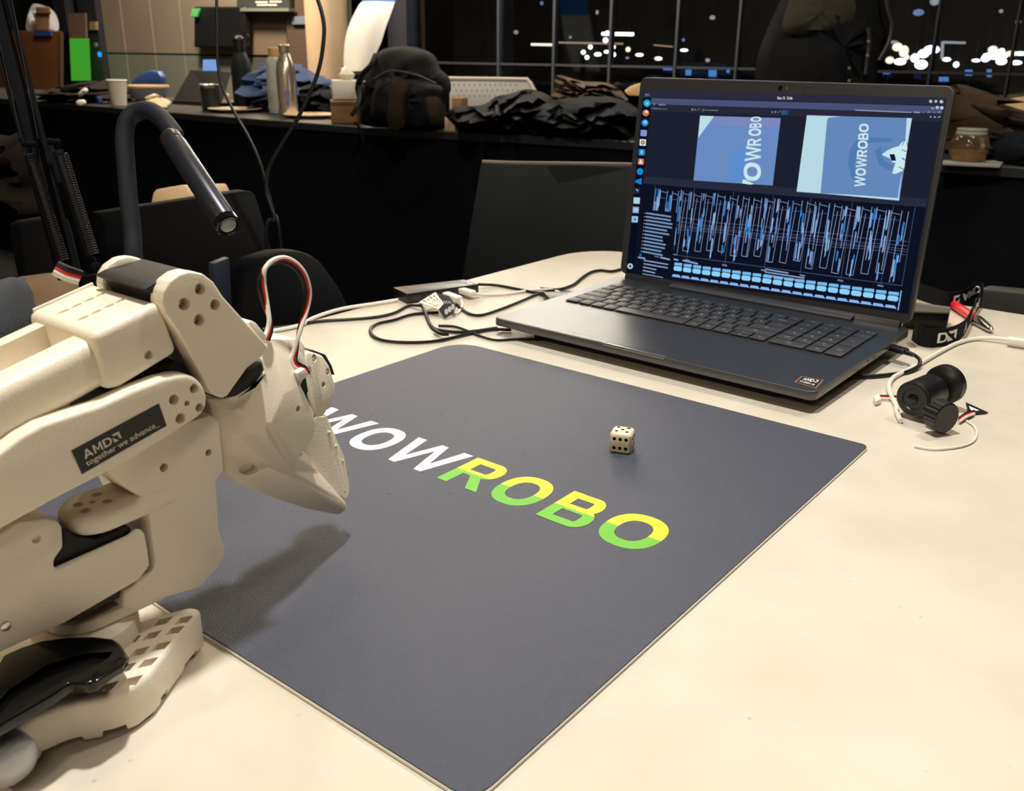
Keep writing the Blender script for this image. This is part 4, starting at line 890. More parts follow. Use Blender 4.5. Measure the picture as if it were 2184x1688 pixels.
prs=[lyarrow(sat((2003,736)),sat((2022,731)),.25,.78),lytext(letter_on('D',lambda a,b_:Vector((a,b_,0)),UP*0),sat((1984,738)),sat((2000,736.5)),.25,.78),lytext(glyphs('AMD',.04),sat((2047,655)),sat((2085,640)),.25,.75,False,True),lyarrow(sat((2043,656)),sat((2030,660)),.25,.75),lytext(glyphs('AM',.04),sat((2064,695)),sat((2084,662)),.2,.8),lytext(glyphs('A',.04),sat((2045,722)),sat((2053,714)),.2,.75)]
x_=obj('lettering',join(*prs),M['print'],LY,flat=True); x_['kind']='stuff'
PN=thing('pen','red pen with chrome tip lying under the lanyard','pen',tuple(onz((2065,670),0))[:2]+(0,))
p0,p1=onz((2020,640),.006),onz((2116,705),.004); d_=(p1-p0)
obj('barrel',tube([p0,p0+d_*.4,p0+d_*.70],.0050,14,4,rr=lambda t:.0045+.0008*math.sin(t*3)),M['red'],PN)
obj('tip',tube([p0+d_*.70,p0+d_*.85,p0+d_*.96,p1],.004,14,4,rr=lambda t:.0052*(1-t)**.7+.0010),M['steel'],PN)
bx=thing('black_box','black box with grey top standing behind the laptop inside the lanyard loop','box',tuple(onz((1990,668),0))[:2]+(0,))
bq=[onz(p,.020) for p in ((1930,640),(1955,645),(2028,655),(2024,667),(1930,663))]
obj('case',loft([Vector((v.x,v.y,.018)) for v in bq],[Vector((v.x,v.y,.0005)) for v in bq],.001),M['black'],bx)
obj('lid',loft([Vector((v.x,v.y,.020)) for v in bq],[Vector((v.x,v.y,.0182)) for v in bq],.0006),mat('grey_lid',(.22,.22,.20),.4),bx)
# ================================================================== GOOSENECK LAMP
GD=.80
GN=thing('gooseneck_lamp','black gooseneck lamp arching over the arm, switched off','lamp',tuple(ond((292,800),GD))[:2]+(0,))
g_=lambda x,y,k=0:ond((x,y),GD+k)
gy0=onz((292,800),0)
pth=[Vector((g_(280,620).x,g_(280,620).y,.004)),g_(279,600),g_(272,500),g_(264,430),g_(258,350),g_(255,300),g_(262,262),g_(285,242),(g_(312,240,-.005)),g_(338,258,-.012),g_(358,283,-.02),g_(368,297,-.022)]
obj('neck',tube(pth,.0078,18,8),M['black_matte'],GN)
GN.location=(pth[0].x,pth[0].y,0)
h0,h1=g_(362,291,-.022),g_(489,484,-.075)
hx=(h1-h0).normalized(); hl=(h1-h0).length
M['lamp_metal']=mat('anodised_black',(.035,.037,.045),.33,.6)
obj('head',lathe([(.0075,-.001),(.0088,.001),(.0088,.009),(.0084,.0095),(.0084,.0105),(.0092,.011),(.0096,.014),(.0096,hl-.008),(.0094,hl-.0075)],h0,32,hx),M['lamp_metal'],GN)
obj('head_ring',lathe([(.0096,hl-.0075),(.0100,hl-.007),(.0100,hl-.001),(.0092,hl),(.0072,hl-.0005),(.0072,hl-.006)],h0,32,hx),M['black_gloss'],GN)
obj('lens',lathe([(.0072,hl-.003),(.0060,hl-.0008),(.003,hl),(.0001,hl+.0002)],h0,24,hx),mat('lens_white',(.45,.45,.43),.2),GN)
obj('base',lathe([(.035,0),(.035,.008),(.030,.010),(.009,.011)],(pth[0].x,pth[0].y,0),32),M['black_matte'],GN)
# ================================================================== SPRING ARM
SA=thing('spring_arm','black balanced spring arm leaning at the left frame edge','arm stand',(0,0,0))
SD=.86
s_=lambda x,y,k=0:ond((x,y),SD+k)
def bar(name,a,b_,wd,th,mt=M['iron'],par=SA):
    d=(b_-a); v=(a+b_)/2; X=d.normalized(); N=(O-v).normalized(); Y_=N.cross(X).normalized(); Z_=X.cross(Y_)
    bm=bmesh.new(); bmesh.ops.create_cube(bm,size=1); bmesh.ops.scale(bm,vec=(d.length,wd,th),verts=bm.verts); bev(bm,.0006,1)
    bm.transform(Matrix.Translation(v)@Matrix((X,Y_,Z_)).transposed().to_4x4()); return obj(name,bm,mt,par)
SA.location=(s_(235,640).x,s_(235,640).y,0)
M['sa']=mat('arm_black',(.0020,.0020,.003),.7,spec=.08)
bar('bar',s_(-30,-60),s_(150,600),.0045,.008,M['sa']); bar('bar',s_(24,-60),s_(190,600),.0045,.008,M['sa']); bar('channel_web',s_(-4,-60,.006),s_(170,600,.006),.013,.002,M['sa'])
bar('edge_strip',s_(-14,-60,-.004),s_(66,300,-.004),.0009,.006,M['iron']); bar('edge_strip',s_(34,-60,-.004),s_(103,300,-.004),.0009,.006,M['iron']); bar('lower_bar',s_(118,300,.01),s_(226,600,.01),.010,.006,M['sa'])
def spring(a,b_,r,wire,n):
    d=b_-a; u_,v_=frame(d); pts=[]
    for i in range(n*8+1): t=i/(n*8); an=2*PI*i/8; pts.append(a+d*t+(u_*math.cos(an)+v_*math.sin(an))*r)
    return tube(pts,wire,5,1,sm=False)
M['spr']=mat('spring_steel',(.05,.05,.05),.3,.9)
obj('spring',spring(s_(84,330,-.014),s_(158,560,-.014),.0046,.00085,42),M['spr'],SA); obj('spring',spring(s_(145,322,-.012),s_(218,548,-.012),.0044,.00085,42),M['spr'],SA); obj('spring',spring(s_(158,328,.0),s_(226,545,.0),.0030,.0007,42),M['spr'],SA)
for a,b_,nm in (((68,309),(98,309),'pin'),((123,304),(149,304),'pin')): obj(nm,cyl(s_(*a,-.016),s_(*b_,-.016),.0027,n=14,bw=.0005),M['sa'],SA)
for a,b_ in (((83,312),(84,332)),((140,307),(145,324)),((158,560),(166,580)),((218,548),(226,568))): obj('hook',tube([s_(*a,-.014),s_((a[0]+b_[0])/2+3,(a[1]+b_[1])/2,-.014),s_(*b_,-.014)],.0012,6,4),M['sa'],SA)
for c in ((166,585),(228,572)): P=s_(*c,-.012); obj('eyelet',cyl(P,P+(O-P).normalized()*.003,.0045,n=18,bw=.0005),M['sa'],SA)
zb=s_(208,600); obj('post',cyl((zb.x,zb.y,.0),(zb.x,zb.y,max(.03,zb.z+.005)),.008),M['sa'],SA); obj('clamp_base',box((zb.x,zb.y,.006),(.04,.04,.012),.002),M['sa'],SA)
SA.location=(zb.x,zb.y,0)
# ================================================================== HANGING CORDS
for px,lab,r in (([(464,-60),(462,0),(463,60),(464,130),(476,190),(503,245),(530,292),(554,345),(570,400),(583,450),(600,528)],'thin black cord hanging from above, left one of the crossing pair',.0022),([(655,-60),(678,0),(689,40),(691,75),(683,135),(665,190),(632,258),(594,320),(572,365),(569,410),(578,440),(585,470),(569,528)],'thicker black cord hanging in an S curve, right one of the crossing pair',.0029)):
    P_=[ond(p,1.30+(.06 if r<.0025 else 0)) for p in px]; P_.append(Vector((P_[-1].x,P_[-1].y,-.3)))
    tag(obj('hanging_cord',tube(P_,r,8,8),M['bcable']),lab,'cord')
# ================================================================== BACKGROUND: counter row
CZ=.05
fr=[onz(p,CZ) for p in ((-320,190),(0,210),(400,243),(800,273),(1330,301),(2184,358),(2600,388))]
CT=thing('long_counter','long black fronted counter behind the table, crowded with bags and bottles','counter',(fr[3].x+.3,fr[3].y,FZ))
bk=[p+Vector((.72,0,0)) for p in fr]
P_=fr+bk[::-1]
M['ctop']=mat('counter_top_dark',(.02,.021,.024),.4,spec=.3)
obj('worktop',loft(P_,[Vector((p.x,p.y,CZ-.025)) for p in P_],.002,1),M['ctop'],CT)
F2=[p+Vector((.012,0,0)) for p in fr]; B2=[p+Vector((.035,0,0)) for p in fr]; Q_=F2+B2[::-1]
obj('front_panel',loft([Vector((p.x,p.y,CZ-.0255)) for p in Q_],[Vector((p.x,p.y,FZ)) for p in Q_]),M['dark'],CT)
for p in (fr[0],fr[2],fr[4],fr[6]): obj('leg',box((p.x+.6,p.y,(CZ+FZ)/2-.012),(.05,.05,CZ-FZ-.026)),M['iron'],CT)
def cb(px,py): return onz((px,py),CZ)
def K(P): return depth(P)/F
def lp(name,base,prof,mt,parent=None,n=28,hscale=1):   # profile in pixels above a counter point
    k=K(base); return obj(name,lathe([(r*k,h*k) for r,h in prof],base,n),mt,parent)
# cup
b=cb(255,226); t=thing('paper_cup','white paper cup on the counter left of the grey bowl','cup',b)
lp('body',b,[(14,0),(15,1),(20,50),(18.6,50),(14,3),(.1,3)],mat('cup_paper',(.72,.68,.60),.6),t); lp('rim',b,[(19,50),(21,50.5),(21.5,52),(20,53.5),(18.8,52)],M['white'],t)
b=cb(320,222); t=thing('bowl','grey bowl with a pale rim on the counter behind the napkin','bowl',b)
lp('body',b,[(20,0),(22,1),(36,14),(41,34),(38,34),(32,14),(20,4),(.1,3)],mat('bowl_grey',(.20,.21,.24),.4),t); lp('rim',b,[(40,33),(42.5,34),(42.5,38),(40,39),(38.5,36)],M['pine'],t)
def crumple(name,px,d,th,mt,label,cat,noise=.3,seed=1,sub=2,rings=4,nrm=None,group=None,parent=None):
    bm=pillow(px,d,th,rings,noise,seed,nrm,sub)
    lim=CZ+.001
    if max(v.co.z for v in bm.verts)>lim:
        for v in bm.verts: v.co.z=max(v.co.z,lim) if name not in ('brown_coat','brown_cushion','grey_cloth') else v.co.z
    o=obj(name,bm,mt,parent,ang=50)
    if label: tag(o,label,cat,group)
    return o
dN=lambda x,y:depth(cb(x,y))
crumple('napkin',[(308,228),(316,214),(322,202),(334,200),(345,208),(350,220),(358,230),(340,233),(325,232)],dN(330,232),.09,mat('napkin_paper',(.80,.66,.42),.8),'crumpled cream paper napkin in front of the grey bowl','napkin',.5,3)
crumple('bottle_cap',[(162,218),(168,213),(180,213),(184,219),(179,226),(166,226)],dN(172,226),.03,M['white'],'small white round cap at the counter edge left of the paper cup','cap',.02,1)
crumple('wrapper',[(165,203),(175,190),(184,187),(188,194),(178,203),(170,207)],dN(172,226)+.12,.03,M['paper'],'small pale wrapper on the dark jacket left of the paper cup','wrapper',.2,1)
b=cb(226,222); tag(lp('tape_roll',b,[(5,2),(11,2),(11,6),(5,6),(5,2)],M['steel']),'small shiny ring lying just left of the paper cup','ring')
b=cb(213,222); o=obj('blue_packet',box(b+UP*.016,(.02,.02,.03),.002),mat('blue_pack',(.04,.08,.3),.4)); tag(o,'small blue packet on the counter left of the paper cup','packet')
b=cb(291,218); tag(lp('gold_ring',b,[(6,1),(13,1),(14,5),(10,9),(6,5),(6,1)],mat('brass',(.7,.45,.18),.25,.9)),'small gold coloured ring between paper cup and napkin','ring')
crumple('dark_jacket',[(94,200),(104,190),(140,182),(190,174),(220,170),(235,180),(262,190),(298,205),(290,214),(240,216),(190,214),(140,216),(97,214)],dN(190,220)+.15,.30,mat('dark_brown_cloth',(.008,.005,.004),.9,spec=.15,bump=.4,bscale=60),'folded dark brown jacket on the counter at far left','jacket',.3,5,3)
# notebook computer seen dark from behind
b0,b1=cb(368,222),cb(470,228)
t=thing('dark_laptop','black laptop turned away on the far counter beside the tumbler','laptop',(b0+b1)/2)
kk=K(b0)
lidq=[b0,b1,ond((494,156),depth(b1)+.14),ond((408,152),depth(b0)+.14)]
sheet('lid',lidq,M['black'],t,.006); obj('base',loft([b0+UP*.002,b1+UP*.002,b1+UP*.002+Vector((.24,.0,0)),b0+UP*.002+Vector((.24,0,0))],[b0+UP*.016,b1+UP*.016,b1+UP*.016+Vector((.24,0,0)),b0+UP*.016+Vector((.24,0,0))]),M['black'],t)
b=cb(451,236); t=thing('tumbler','short black tumbler with steel rim on the counter','tumbler',b)
lp('body',b,[(17,0),(19,2),(20,44),(18,46)],M['iron'],t); lp('rim',b,[(19,45),(20.5,46),(20.5,53),(19,54),(17.5,53)],M['steel'],t)
def plate(x,y,hw,label):
    b=cb(x,y); t=thing('plate',label,'plate',b,0,'pale plates on the counter')
    lp('dish',b,[(hw*.5,0),(hw*.52,2),(hw,7),(hw*1.0,8.2),(hw*.95,8.0),(hw*.5,4),(.1,3.6)],mat('plate_wood',(.80,.62,.40),.45),t,36); lp('foot',b,[(hw*.42,-.0),(hw*.5,0),(hw*.5,1)],M['paper'],t)
plate(502,239,56,'pale round plate between the tumbler and the dark bottle'); plate(664,251,58,'pale round plate in front of the steel bottle')
b=cb(521,228); t=thing('water_bottle','tall matte black bottle with a loop cap','bottle',b)
lp('body',b,[(18,0),(20,2),(21,8),(21,76),(19,92),(13,106),(10,112)],M['black_matte'],t); lp('cap',b,[(11,112),(12,113),(12,136),(9,140),(3,143)],M['black'],t)
k=K(b); obj('loop',tube([b+UP*k*134+RIGHT*k*9,b+UP*k*144+RIGHT*k*17,b+UP*k*138+RIGHT*k*22,b+UP*k*128+RIGHT*k*13],k*1.8,6,5),M['iron'],t)
b=cb(594,243); t=thing('glass_bottle','clear bottle with a bamboo cap left of the steel bottle','bottle',b)
M['glass']=mat('clear_glass',(.75,.80,.72),.08,trans=.6,spec=.5)
lp('body',b,[(17,0),(19,2),(19.5,10),(19.5,96),(17,110),(12,116)],M['glass'],t); lp('cap',b,[(10,116),(12.5,117),(12.5,132),(11,134)],mat('bamboo',(.55,.33,.12),.5),t); lp('water',b,[(16,2),(18,4),(18,52),(1,52)],mat('milky_water',(.55,.56,.50),.3),t)
b=cb(616,249); t=thing('steel_bottle','brushed steel bottle with a small blue mark','bottle',b)
M['brush']=mat('brushed_steel',(.78,.70,.58),.24,.85)
lp('body',b,[(18,0),(20,1),(20.5,6),(20.5,88),(18,108),(12,122),(9.5,128)],M['brush'],t); lp('cap',b,[(10,128),(11.5,129),(11.5,143),(9.5,145)],M['brush'],t)
k=K(b); fwd_=(O-b); fwd_.z=0; fwd_.normalize(); rt=UP.cross(fwd_)
pm=lambda a,h:b+UP*k*h+(fwd_*math.cos(a)+rt*math.sin(a))*k*20.9
obj('mark',polys([[pm(-.25,38),pm(.2,38),pm(.25,52),pm(-.2,54)],[pm(-.1,22),pm(.1,22),pm(.12,34),pm(-.12,34)]]),mat('blue_print',(.05,.12,.45),.4),t,flat=True)['kind']='stuff'
for i,(x,y,r) in enumerate(((540,222,7),(563,230,9),(576,233,6),(484,214,8))):
    bb=cb(x,y); tag(lp('snack',bb,[(r*.4,0),(r*.9,r*.4),(r,r),(r*.8,r*1.5),(r*.2,r*1.8)],mat('snack_%d'%i,(.6,.36,.14),.7),None,12),'small round golden snack on the counter, %s from the left of four'%('second','third','fourth','first')[i],'snack','golden snacks between the bottles')
crumple('blue_jacket',[(535,232),(528,190),(545,150),(575,135),(612,132),(650,145),(685,165),(705,185),(715,215),(705,238),(660,240),(600,236)],dN(620,240)+.32,.35,M['cloth_blue'],'crumpled blue jacket heaped behind the steel bottle','jacket',.45,8,3,6)
crumple('black_jacket',[(640,196),(652,182),(690,180),(712,196),(722,222),(712,240),(680,236),(655,222)],dN(690,245)+.12,.2,M['cloth_navy'],'dark navy jacket sleeve right of the steel bottle','jacket',.4,4,3)
# tissue box and cardboard box
b=cb(744,262); t=thing('cardboard_box','small brown cardboard box left of the big backpack','box',b,-.7); k=K(b)
obj('carton',box((0,0,k*24),(.12,.10,k*46),.002),M['card'],t,False); obj('flap',box((.0,-.052,k*40),(.12,.003,k*12),.001,rot=Matrix.Rotation(.5,3,'X')),M['card'],t,False)
b=b+UP*k*48; t=thing('tissue_box','white tissue box standing on the small cardboard box','tissue box',b,-.7)
obj('box',box((0,0,k*20),(.105,.09,k*38),.003),M['white'],t,False)
o=obj('tissue',lathe([(k*10,k*38),(k*18,k*50),(k*7,k*60),(.0005,k*64)],(0,0,0),7),M['paper'],t,False)
# big backpack
BD=depth(cb(860,282))+.05
t=thing('backpack','large rounded black backpack with dark brown side panels on the counter','backpack',cb(860,282))
obj('body',onto(pillow([(770,262),(766,225),(757,190),(764,162),(786,148),(800,120),(820,104),(861,98),(902,105),(929,122),(940,148),(957,164),(962,190),(951,222),(949,276),(900,280),(847,279),(800,272)],BD+.10,.30,7,.03,2,None,3),CZ+.001),M['cloth_black'],t,ang=60)
obj('front_pocket',onto(pillow([(800,262),(790,225),(798,180),(830,160),(880,165),(925,178),(945,190),(940,230),(942,272),(880,276)],BD-.02,.16,5,.03,3,None,3),CZ+.001),M['cloth_black'],t,ang=60)
M['bpb']=mat('backpack_brown',(.014,.008,.005),.85,spec=.2,bump=.3,bscale=80)
obj('side_panel',onto(pillow([(829,272),(826,230),(832,180),(838,162),(862,172),(876,184),(868,215),(862,270)],BD-.09,.05,3,.02,1,None,2),CZ+.001),M['bpb'],t,ang=60)
obj('side_panel',onto(pillow([(912,266),(902,225),(903,200),(925,204),(942,214),(948,262),(930,268)],BD-.07,.05,3,.02,1,None,2),CZ+.001),M['bpb'],t,ang=60)
obj('handle',tube([ond((800,118),BD+.05),ond((790,140),BD-.04),ond((772,160),BD-.05),ond((762,190),BD-.03)],.008,8,6),M['cloth_black'],t)
obj('strap',tube([ond((768,185),BD-.05),ond((766,215),BD-.06),ond((757,235),BD-.06),ond((750,246),BD-.05)],.007,8,6),M['iron'],t); obj('strap',tube([ond((757,262),BD-.07),ond((765,270),BD-.08),ond((775,298),BD-.07)],.005,6,6),M['cloth_black'],t)
obj('buckle',box(ond((776,183),BD-.07),(.012,.012,.028),.003),M['steel'],t); obj('zip',tube([ond(p,BD-.085) for p in ((795,170),(830,152),(880,158),(930,178))],.003,6,6),M['iron'],t)
# white perforated chair back behind
q=[ond(p,dN(1050,285)+.95) for p in ((958,235),(1090,232),(1146,205),(1128,172),(1110,169),(958,167))]
t=thing('white_chair','white chair with perforated back behind the counter','chair',(q[0].x,q[0].y-.2,FZ))
sh=loft(q,[v+Vector((.02,0,0)) for v in q],.004); wc=obj('backrest',sh,mat('white_chair_shell',(.50,.52,.52),.5),t)
cs=[]
for i in range(13):
    for j in range(3): P=ond((968+i*11+(j%2)*5,180+j*12),dN(1050,285)+.95); cs.append(cyl(P-FWD*.004,P+FWD*.006,.003,n=8))
pp=join(*cs); x_=obj('perforation',pp,mat('grey_dot',(.40,.42,.42),.6),t); x_['kind']='stuff'
obj('rim',tube([v-Vector((.004,0,0)) for v in (q[5],q[4],q[3],q[2])],.007,8,5),M['white'],t)
obj('pole',cyl((q[0].x+.01,q[0].y-.25,FZ),(q[0].x+.01,q[0].y-.25,q[0].z),.02),M['iron'],t)
o=obj('carton_piece',box(cb(981,248)+Vector((0,0,.035)),(.04,.05,.07),.001),M['card']); tag(o,'little brown carton right of the big backpack','carton')
o=obj('paper_wedge',loft([cb(949,279),cb(980,279),cb(972,276)],[cb(949,279)+UP*.04,cb(952,279)+UP*.038,cb(950,276)+UP*.04]),M['pine']); tag(o,'small cream paper wedge at the backpack right foot','paper')
crumple('black_jacket',[(950,245),(975,226),(1010,228),(1035,222),(1058,206),(1085,200),(1125,190),(1160,198),(1190,215),(1240,218),(1200,275),(1100,286),(1000,280),(955,268)],dN(1080,287)+.22,.35,M['cloth_black'],'rumpled black jacket between the backpack and the brown cap','jacket',.35,11,3,6)
crumple('black_coat',[(1120,285),(1100,262),(1130,235),(1180,215),(1240,206),(1310,208),(1350,225),(1372,250),(1380,300),(1300,299),(1200,293)],dN(1250,297)+.2,.35,M['cloth_navy'],'smooth dark navy coat heaped just left of the laptop screen','coat',.2,13,3,6)
crumple('brown_hat',[(1176,208),(1178,196),(1186,184),(1183,170),(1190,160),(1215,166),(1245,174),(1290,176),(1318,188),(1334,205),(1338,216),(1300,210),(1250,206),(1200,212)],dN(1250,297)+.42,.22,M['cloth_brown'],'brown corduroy cap lying on the dark coats','cap',.3,6,3,6)
q_=[ond(p,dN(1330,300)+1.1) for p in ((1332,195),(1345,185),(1365,178),(1400,174),(1440,180),(1450,210),(1340,204))]; t=thing('tan_chair','tan curved chair back peeking out left of the laptop screen','chair',(q_[3].x,q_[3].y,FZ)); obj('backrest',loft(q_,[v+FWD*.03 for v in q_],.006),mat('tan_shell',(.75,.50,.22),.5),t); obj('pole',cyl((q_[3].x+.02,q_[3].y,FZ),(q_[3].x+.02,q_[3].y,q_[5].z+.01),.02),M['iron'],t)
# things right of the laptop screen
crumple('brown_jacket',[(2000,300),(2005,230),(2020,188),(2050,180),(2080,190),(2100,210),(2140,228),(2152,240),(2140,268),(2120,285),(2135,330),(2110,348),(2020,345)],dN(2080,352)+.28,.30,mat('umber_cloth',(.045,.028,.017),.9,bump=.3,bscale=60,var=.3,vscale=12,spec=.2),'brown jacket heaped behind the glass jar','jacket',.35,9,3,6)
crumple('tan_cushion',[(2150,250),(2156,230),(2170,212),(2195,205),(2230,220),(2240,280),(2200,310),(2140,300),(2128,280),(2134,270),(2150,266)],dN(2160,354)+.22,.2,M['cloth_tan'],'tan cushion at the right frame edge on the counter','cushion',.15,4,3,5)
crumple('black_beanie',[(2128,348),(2130,310),(2145,288),(2165,280),(2200,282),(2220,300),(2225,356),(2170,354)],dN(2160,354)+.06,.2,M['cloth_navy'],'rounded black bag in front of the tan cushion','bag',.1,2,3,5)
b=cb(2062,347); t=thing('glass_jar','round glass jar half filled with brown sauce','jar',b); 
lp('body',b,[(26,0),(31,3),(39,22),(39,38),(34,54),(30,58)],mat('jar_glass',(.6,.45,.28),.05,trans=.92),t); lp('contents',b,[(24,1),(29,4),(36.5,21),(36,27),(.1,27)],mat('sauce',(.50,.30,.12),.5),t)
lp('neck',b,[(30,58),(31,59),(31,63),(29.5,64),(30.5,66),(30.5,70),(29,71)],M['glass'],t)
q=[cb(p[0],p[1]) for p in ((2008,345),(2010,352),(2132,358),(2142,346))]; o=obj('tray',loft([v+UP*.004 for v in q],[v for v in q]),mat('tray_grey',(.3,.3,.28),.4)); tag(o,'thin grey tray under the glass jar','tray')
o=lp('sweet',cb(2124,340)+UP*.004,[(4,0),(7,4),(6,10),(2,14)],mat('red_wrap',(.6,.05,.03),.4),None,10); tag(o,'tiny red and brown sweet right of the glass jar','sweet')
# tall backpack in the middle, behind the laptop
BD=dN(1760,325)+.22
t=thing('tall_backpack','tall black backpack with hanging straps standing behind the laptop','backpack',cb(1760,322)+Vector((.2,0,0)))
obj('body',onto(pillow([(1615,330),(1608,200),(1616,120),(1640,55),(1665,0),(1690,-60),(1800,-90),(1880,-50),(1893,20),(1896,63),(1885,104),(1868,160),(1860,240),(1850,330)],BD,.26,6,.03,6,None,3),CZ+.001),M['cloth_black'],t,ang=60)
obj('front_pocket',onto(pillow([(1640,320),(1640,150),(1650,95),(1690,82),(1770,84),(1800,110),(1808,200),(1800,320)],BD-.12,.08,4,.02,2,None,3),CZ+.001),M['cloth_black'],t,ang=60)
obj('top_flap',pillow([(1668,60),(1680,10),(1700,-40),(1800,-50),(1830,10),(1810,55),(1760,75),(1700,76)],BD-.10,.07,4,.05,2,None,3),mat('olive_cloth',(.022,.019,.011),.9,bump=.3,bscale=60),t,ang=60)
for px in (((1888,-40),(1893,20),(1902,50),(1896,90),(1875,130)),((1852,60),(1854,90),(1850,125),(1846,160))): obj('strap',tube([ond(p,BD-.13) for p in px],.006,6,5),M['iron'],t)
for p in ((1852,88),(1850,118),(1811,145),(1811,172)): obj('buckle',cyl(ond(p,BD-.15),ond(p,BD-.145),.004,n=10),mat('dull_brass',(.3,.22,.15),.4,.8),t)
# ================================================================== CHAIRS
def chair(label,pts,th,d0,nrm,legs,name='chair',mt=None,slot=None):
    P=[ond(p,d) for p,d in pts]; c=sum(P,Vector())/len(P)
    t=thing(name,label,'chair',(c.x+nrm[0]*.2,c.y+nrm[1]*.2,FZ)); n=Vector((nrm[0],nrm[1],0))
    bo=obj('backrest',loft(P,[p-n*th for p in P],min(.006,th*.4),2),mt or M['chair'],t)
    if slot: cut(bo,[loft([ond(p,d)-n*-.1 for p,d in slot],[ond(p,d)-n*.2 for p,d in slot])])
    zs=FZ+.45; s=box((c.x+n.x*.22,c.y+n.y*.22,zs),(.42,.42,.03),.01); obj('seat',s,mt or M['chair'],t)
    for a in (-1,1):
        for b_ in (-1,1): obj('leg',cyl((c.x+n.x*.22+a*.18,c.y+n.y*.22+b_*.18,FZ),(c.x+n.x*.22+a*.17,c.y+n.y*.22+b_*.17,zs-.015),.012),M['iron'],t)
    for a in (-1,1):
        q=Vector((-n.y,n.x,0))*a*.15; obj('back_post',cyl((c.x+q.x,c.y+q.y,zs),(c.x+q.x,c.y+q.y,min(p.z for p in P)+.01),.010),M['iron'],t)
    return t
# the grey chair pushed under the table by the laptop
xx=1.06
g1=[onx(p,xx) for p in ((1036,347),(1090,352),(1200,357),(1320,361),(1440,366),(1440,640),(1330,620),(1180,605),(1008,590))]
t=thing('grey_chair','dark grey chair with broad backrest behind the table left of the laptop','chair',(xx-.2,.65,FZ))
cur=lambda v:v+Vector((.05-.9*(v.y-.62)**2*1.0,0,0))
bo=obj('backrest',loft([cur(v) for v in g1],[cur(v)+Vector((.012,0,0)) for v in g1],.003,2),M['chair'],t)
e_=[cur(onx(p,xx)) for p in ((1036,347),(1090,352),(1200,357),(1320,361),(1440,366))]
obj('top_edge',tube([v+Vector((.006,0,.001)) for v in e_],.0045,8,5),mat('brown_edge',(.10,.075,.055),.5),t)  # top edge in a lighter brown than the shell
obj('seat',box((xx-.22,.62,FZ+.45),(.42,.44,.03),.01),M['chair'],t)
for a in (-.18,.18):
    for b_ in (-.18,.18): obj('leg',cyl((xx-.22+a,.62+b_,FZ),(xx-.22+a,.62+b_,FZ+.436),.012),M['iron'],t)
for b_ in (-.15,.15): obj('back_post',cyl((xx+.03,.62+b_,FZ+.45),(xx+.03,.62+b_,-.05),.010),M['iron'],t)
# grey chair at right
xr=1.12
g2=[onx(p,xr) for p in ((2078,640),(2086,622),(2100,616),(2150,621),(2260,631),(2260,770),(2060,740))]
t=thing('taupe_chair','low taupe chair back beyond the table at the right edge','chair',(xr+.2,-.05,FZ))
M['taupe']=mat('taupe_shell',(.035,.031,.027),.55)
obj('backrest',loft(g2,[v+Vector((.03,0,0)) for v in g2],.006,2),M['taupe'],t); obj('seat',box((xr+.22,-.05,FZ+.45),(.40,.42,.03),.01),M['taupe'],t)
for a in (-.17,.17):
    for b_ in (-.17,.17): obj('leg',cyl((xr+.22+a,-.05+b_,FZ),(xr+.22+a,-.05+b_,FZ+.436),.012),M['iron'],t)
for b_ in (-.15,.15): obj('back_post',cyl((xr+.015,-.05+b_,FZ+.45),(xr+.015,-.05+b_,-.12),.010),M['iron'],t)
# black chairs beyond the table's left edge
M['bchair']=mat('black_chair_shell',(.0016,.0018,.0026),.6,spec=.10)
nA=(0,1)
chair('black chair with its flat top edge behind the gooseneck lamp',[((192,451),1.5),((300,434),1.5),((405,418),1.5),((505,403),1.5),((520,408),1.5),((560,540),1.5),((575,700),1.5),((215,720),1.5),((200,470),1.5)],.03,1.5,nA,0,'black_chair',M['bchair'])
chair('black chair backrest at far left under the spring arm',[((17,478),1.35),((30,470),1.35),((110,456),1.35),((128,462),1.35),((165,620),1.35),((175,760),1.35),((70,760),1.35),((30,560),1.35)],.03,1.35,nA,0,'black_chair',M['bchair'])
chair('rounded black chair back behind the looped servo cable',[((470,640),1.18),((480,580),1.18),((510,545),1.18),((560,530),1.18),((610,528),1.18),((640,545),1.18),((680,600),1.18),((730,700),1.18),((760,780),1.18),((470,780),1.18)],.04,1.18,nA,0,'black_chair',M['bchair'])
o=obj('chair_bracket',prismY([(455,563),(490,549),(500,700),(466,700)],.78,.80,.002),mat('blue_grey_metal',(.030,.038,.055),.45)); o2=thing('metal_post','flat blue grey upright bar behind the wrist joint','post',(ony((478,640),.78).x,.79,FZ)); 
o.location=(0,0,0) if False else o.location
bpy.data.objects.remove(o); obj('upright',loft([ony(p,.78) for p in ((455,563),(490,549),(500,720),(466,720))],[ony(p,.78)+Vector((0,.012,0)) for p in ((455,563),(490,549),(500,720),(466,720))],.002),mat('blue_grey_metal2',(.016,.021,.034),.45),o2)
q=ony((483,710),.78); obj('lower_upright',cyl((q.x,.786,FZ),(q.x,.786,q.z+.01),.014),M['iron'],o2)
# stool seat seen over the black chair
q=[ond(p,1.75) for p in ((322,434),(326,412),(333,404),(392,394),(396,398),(410,425))]
t=thing('wooden_stool','pale wooden stool top glimpsed beside the gooseneck lamp','stool',(q[0].x,q[0].y,FZ)); obj('seat',loft(q,[v+FWD*.25+UP*.0-UP*.03 for v in q],.003),M['pine'],t)
c=sum(q,Vector())/6+FWD*.12
for a in (-.05,.05): obj('leg',cyl((c.x+a,c.y,FZ),(c.x+a,c.y,c.z-.02),.012),M['pine'],t)
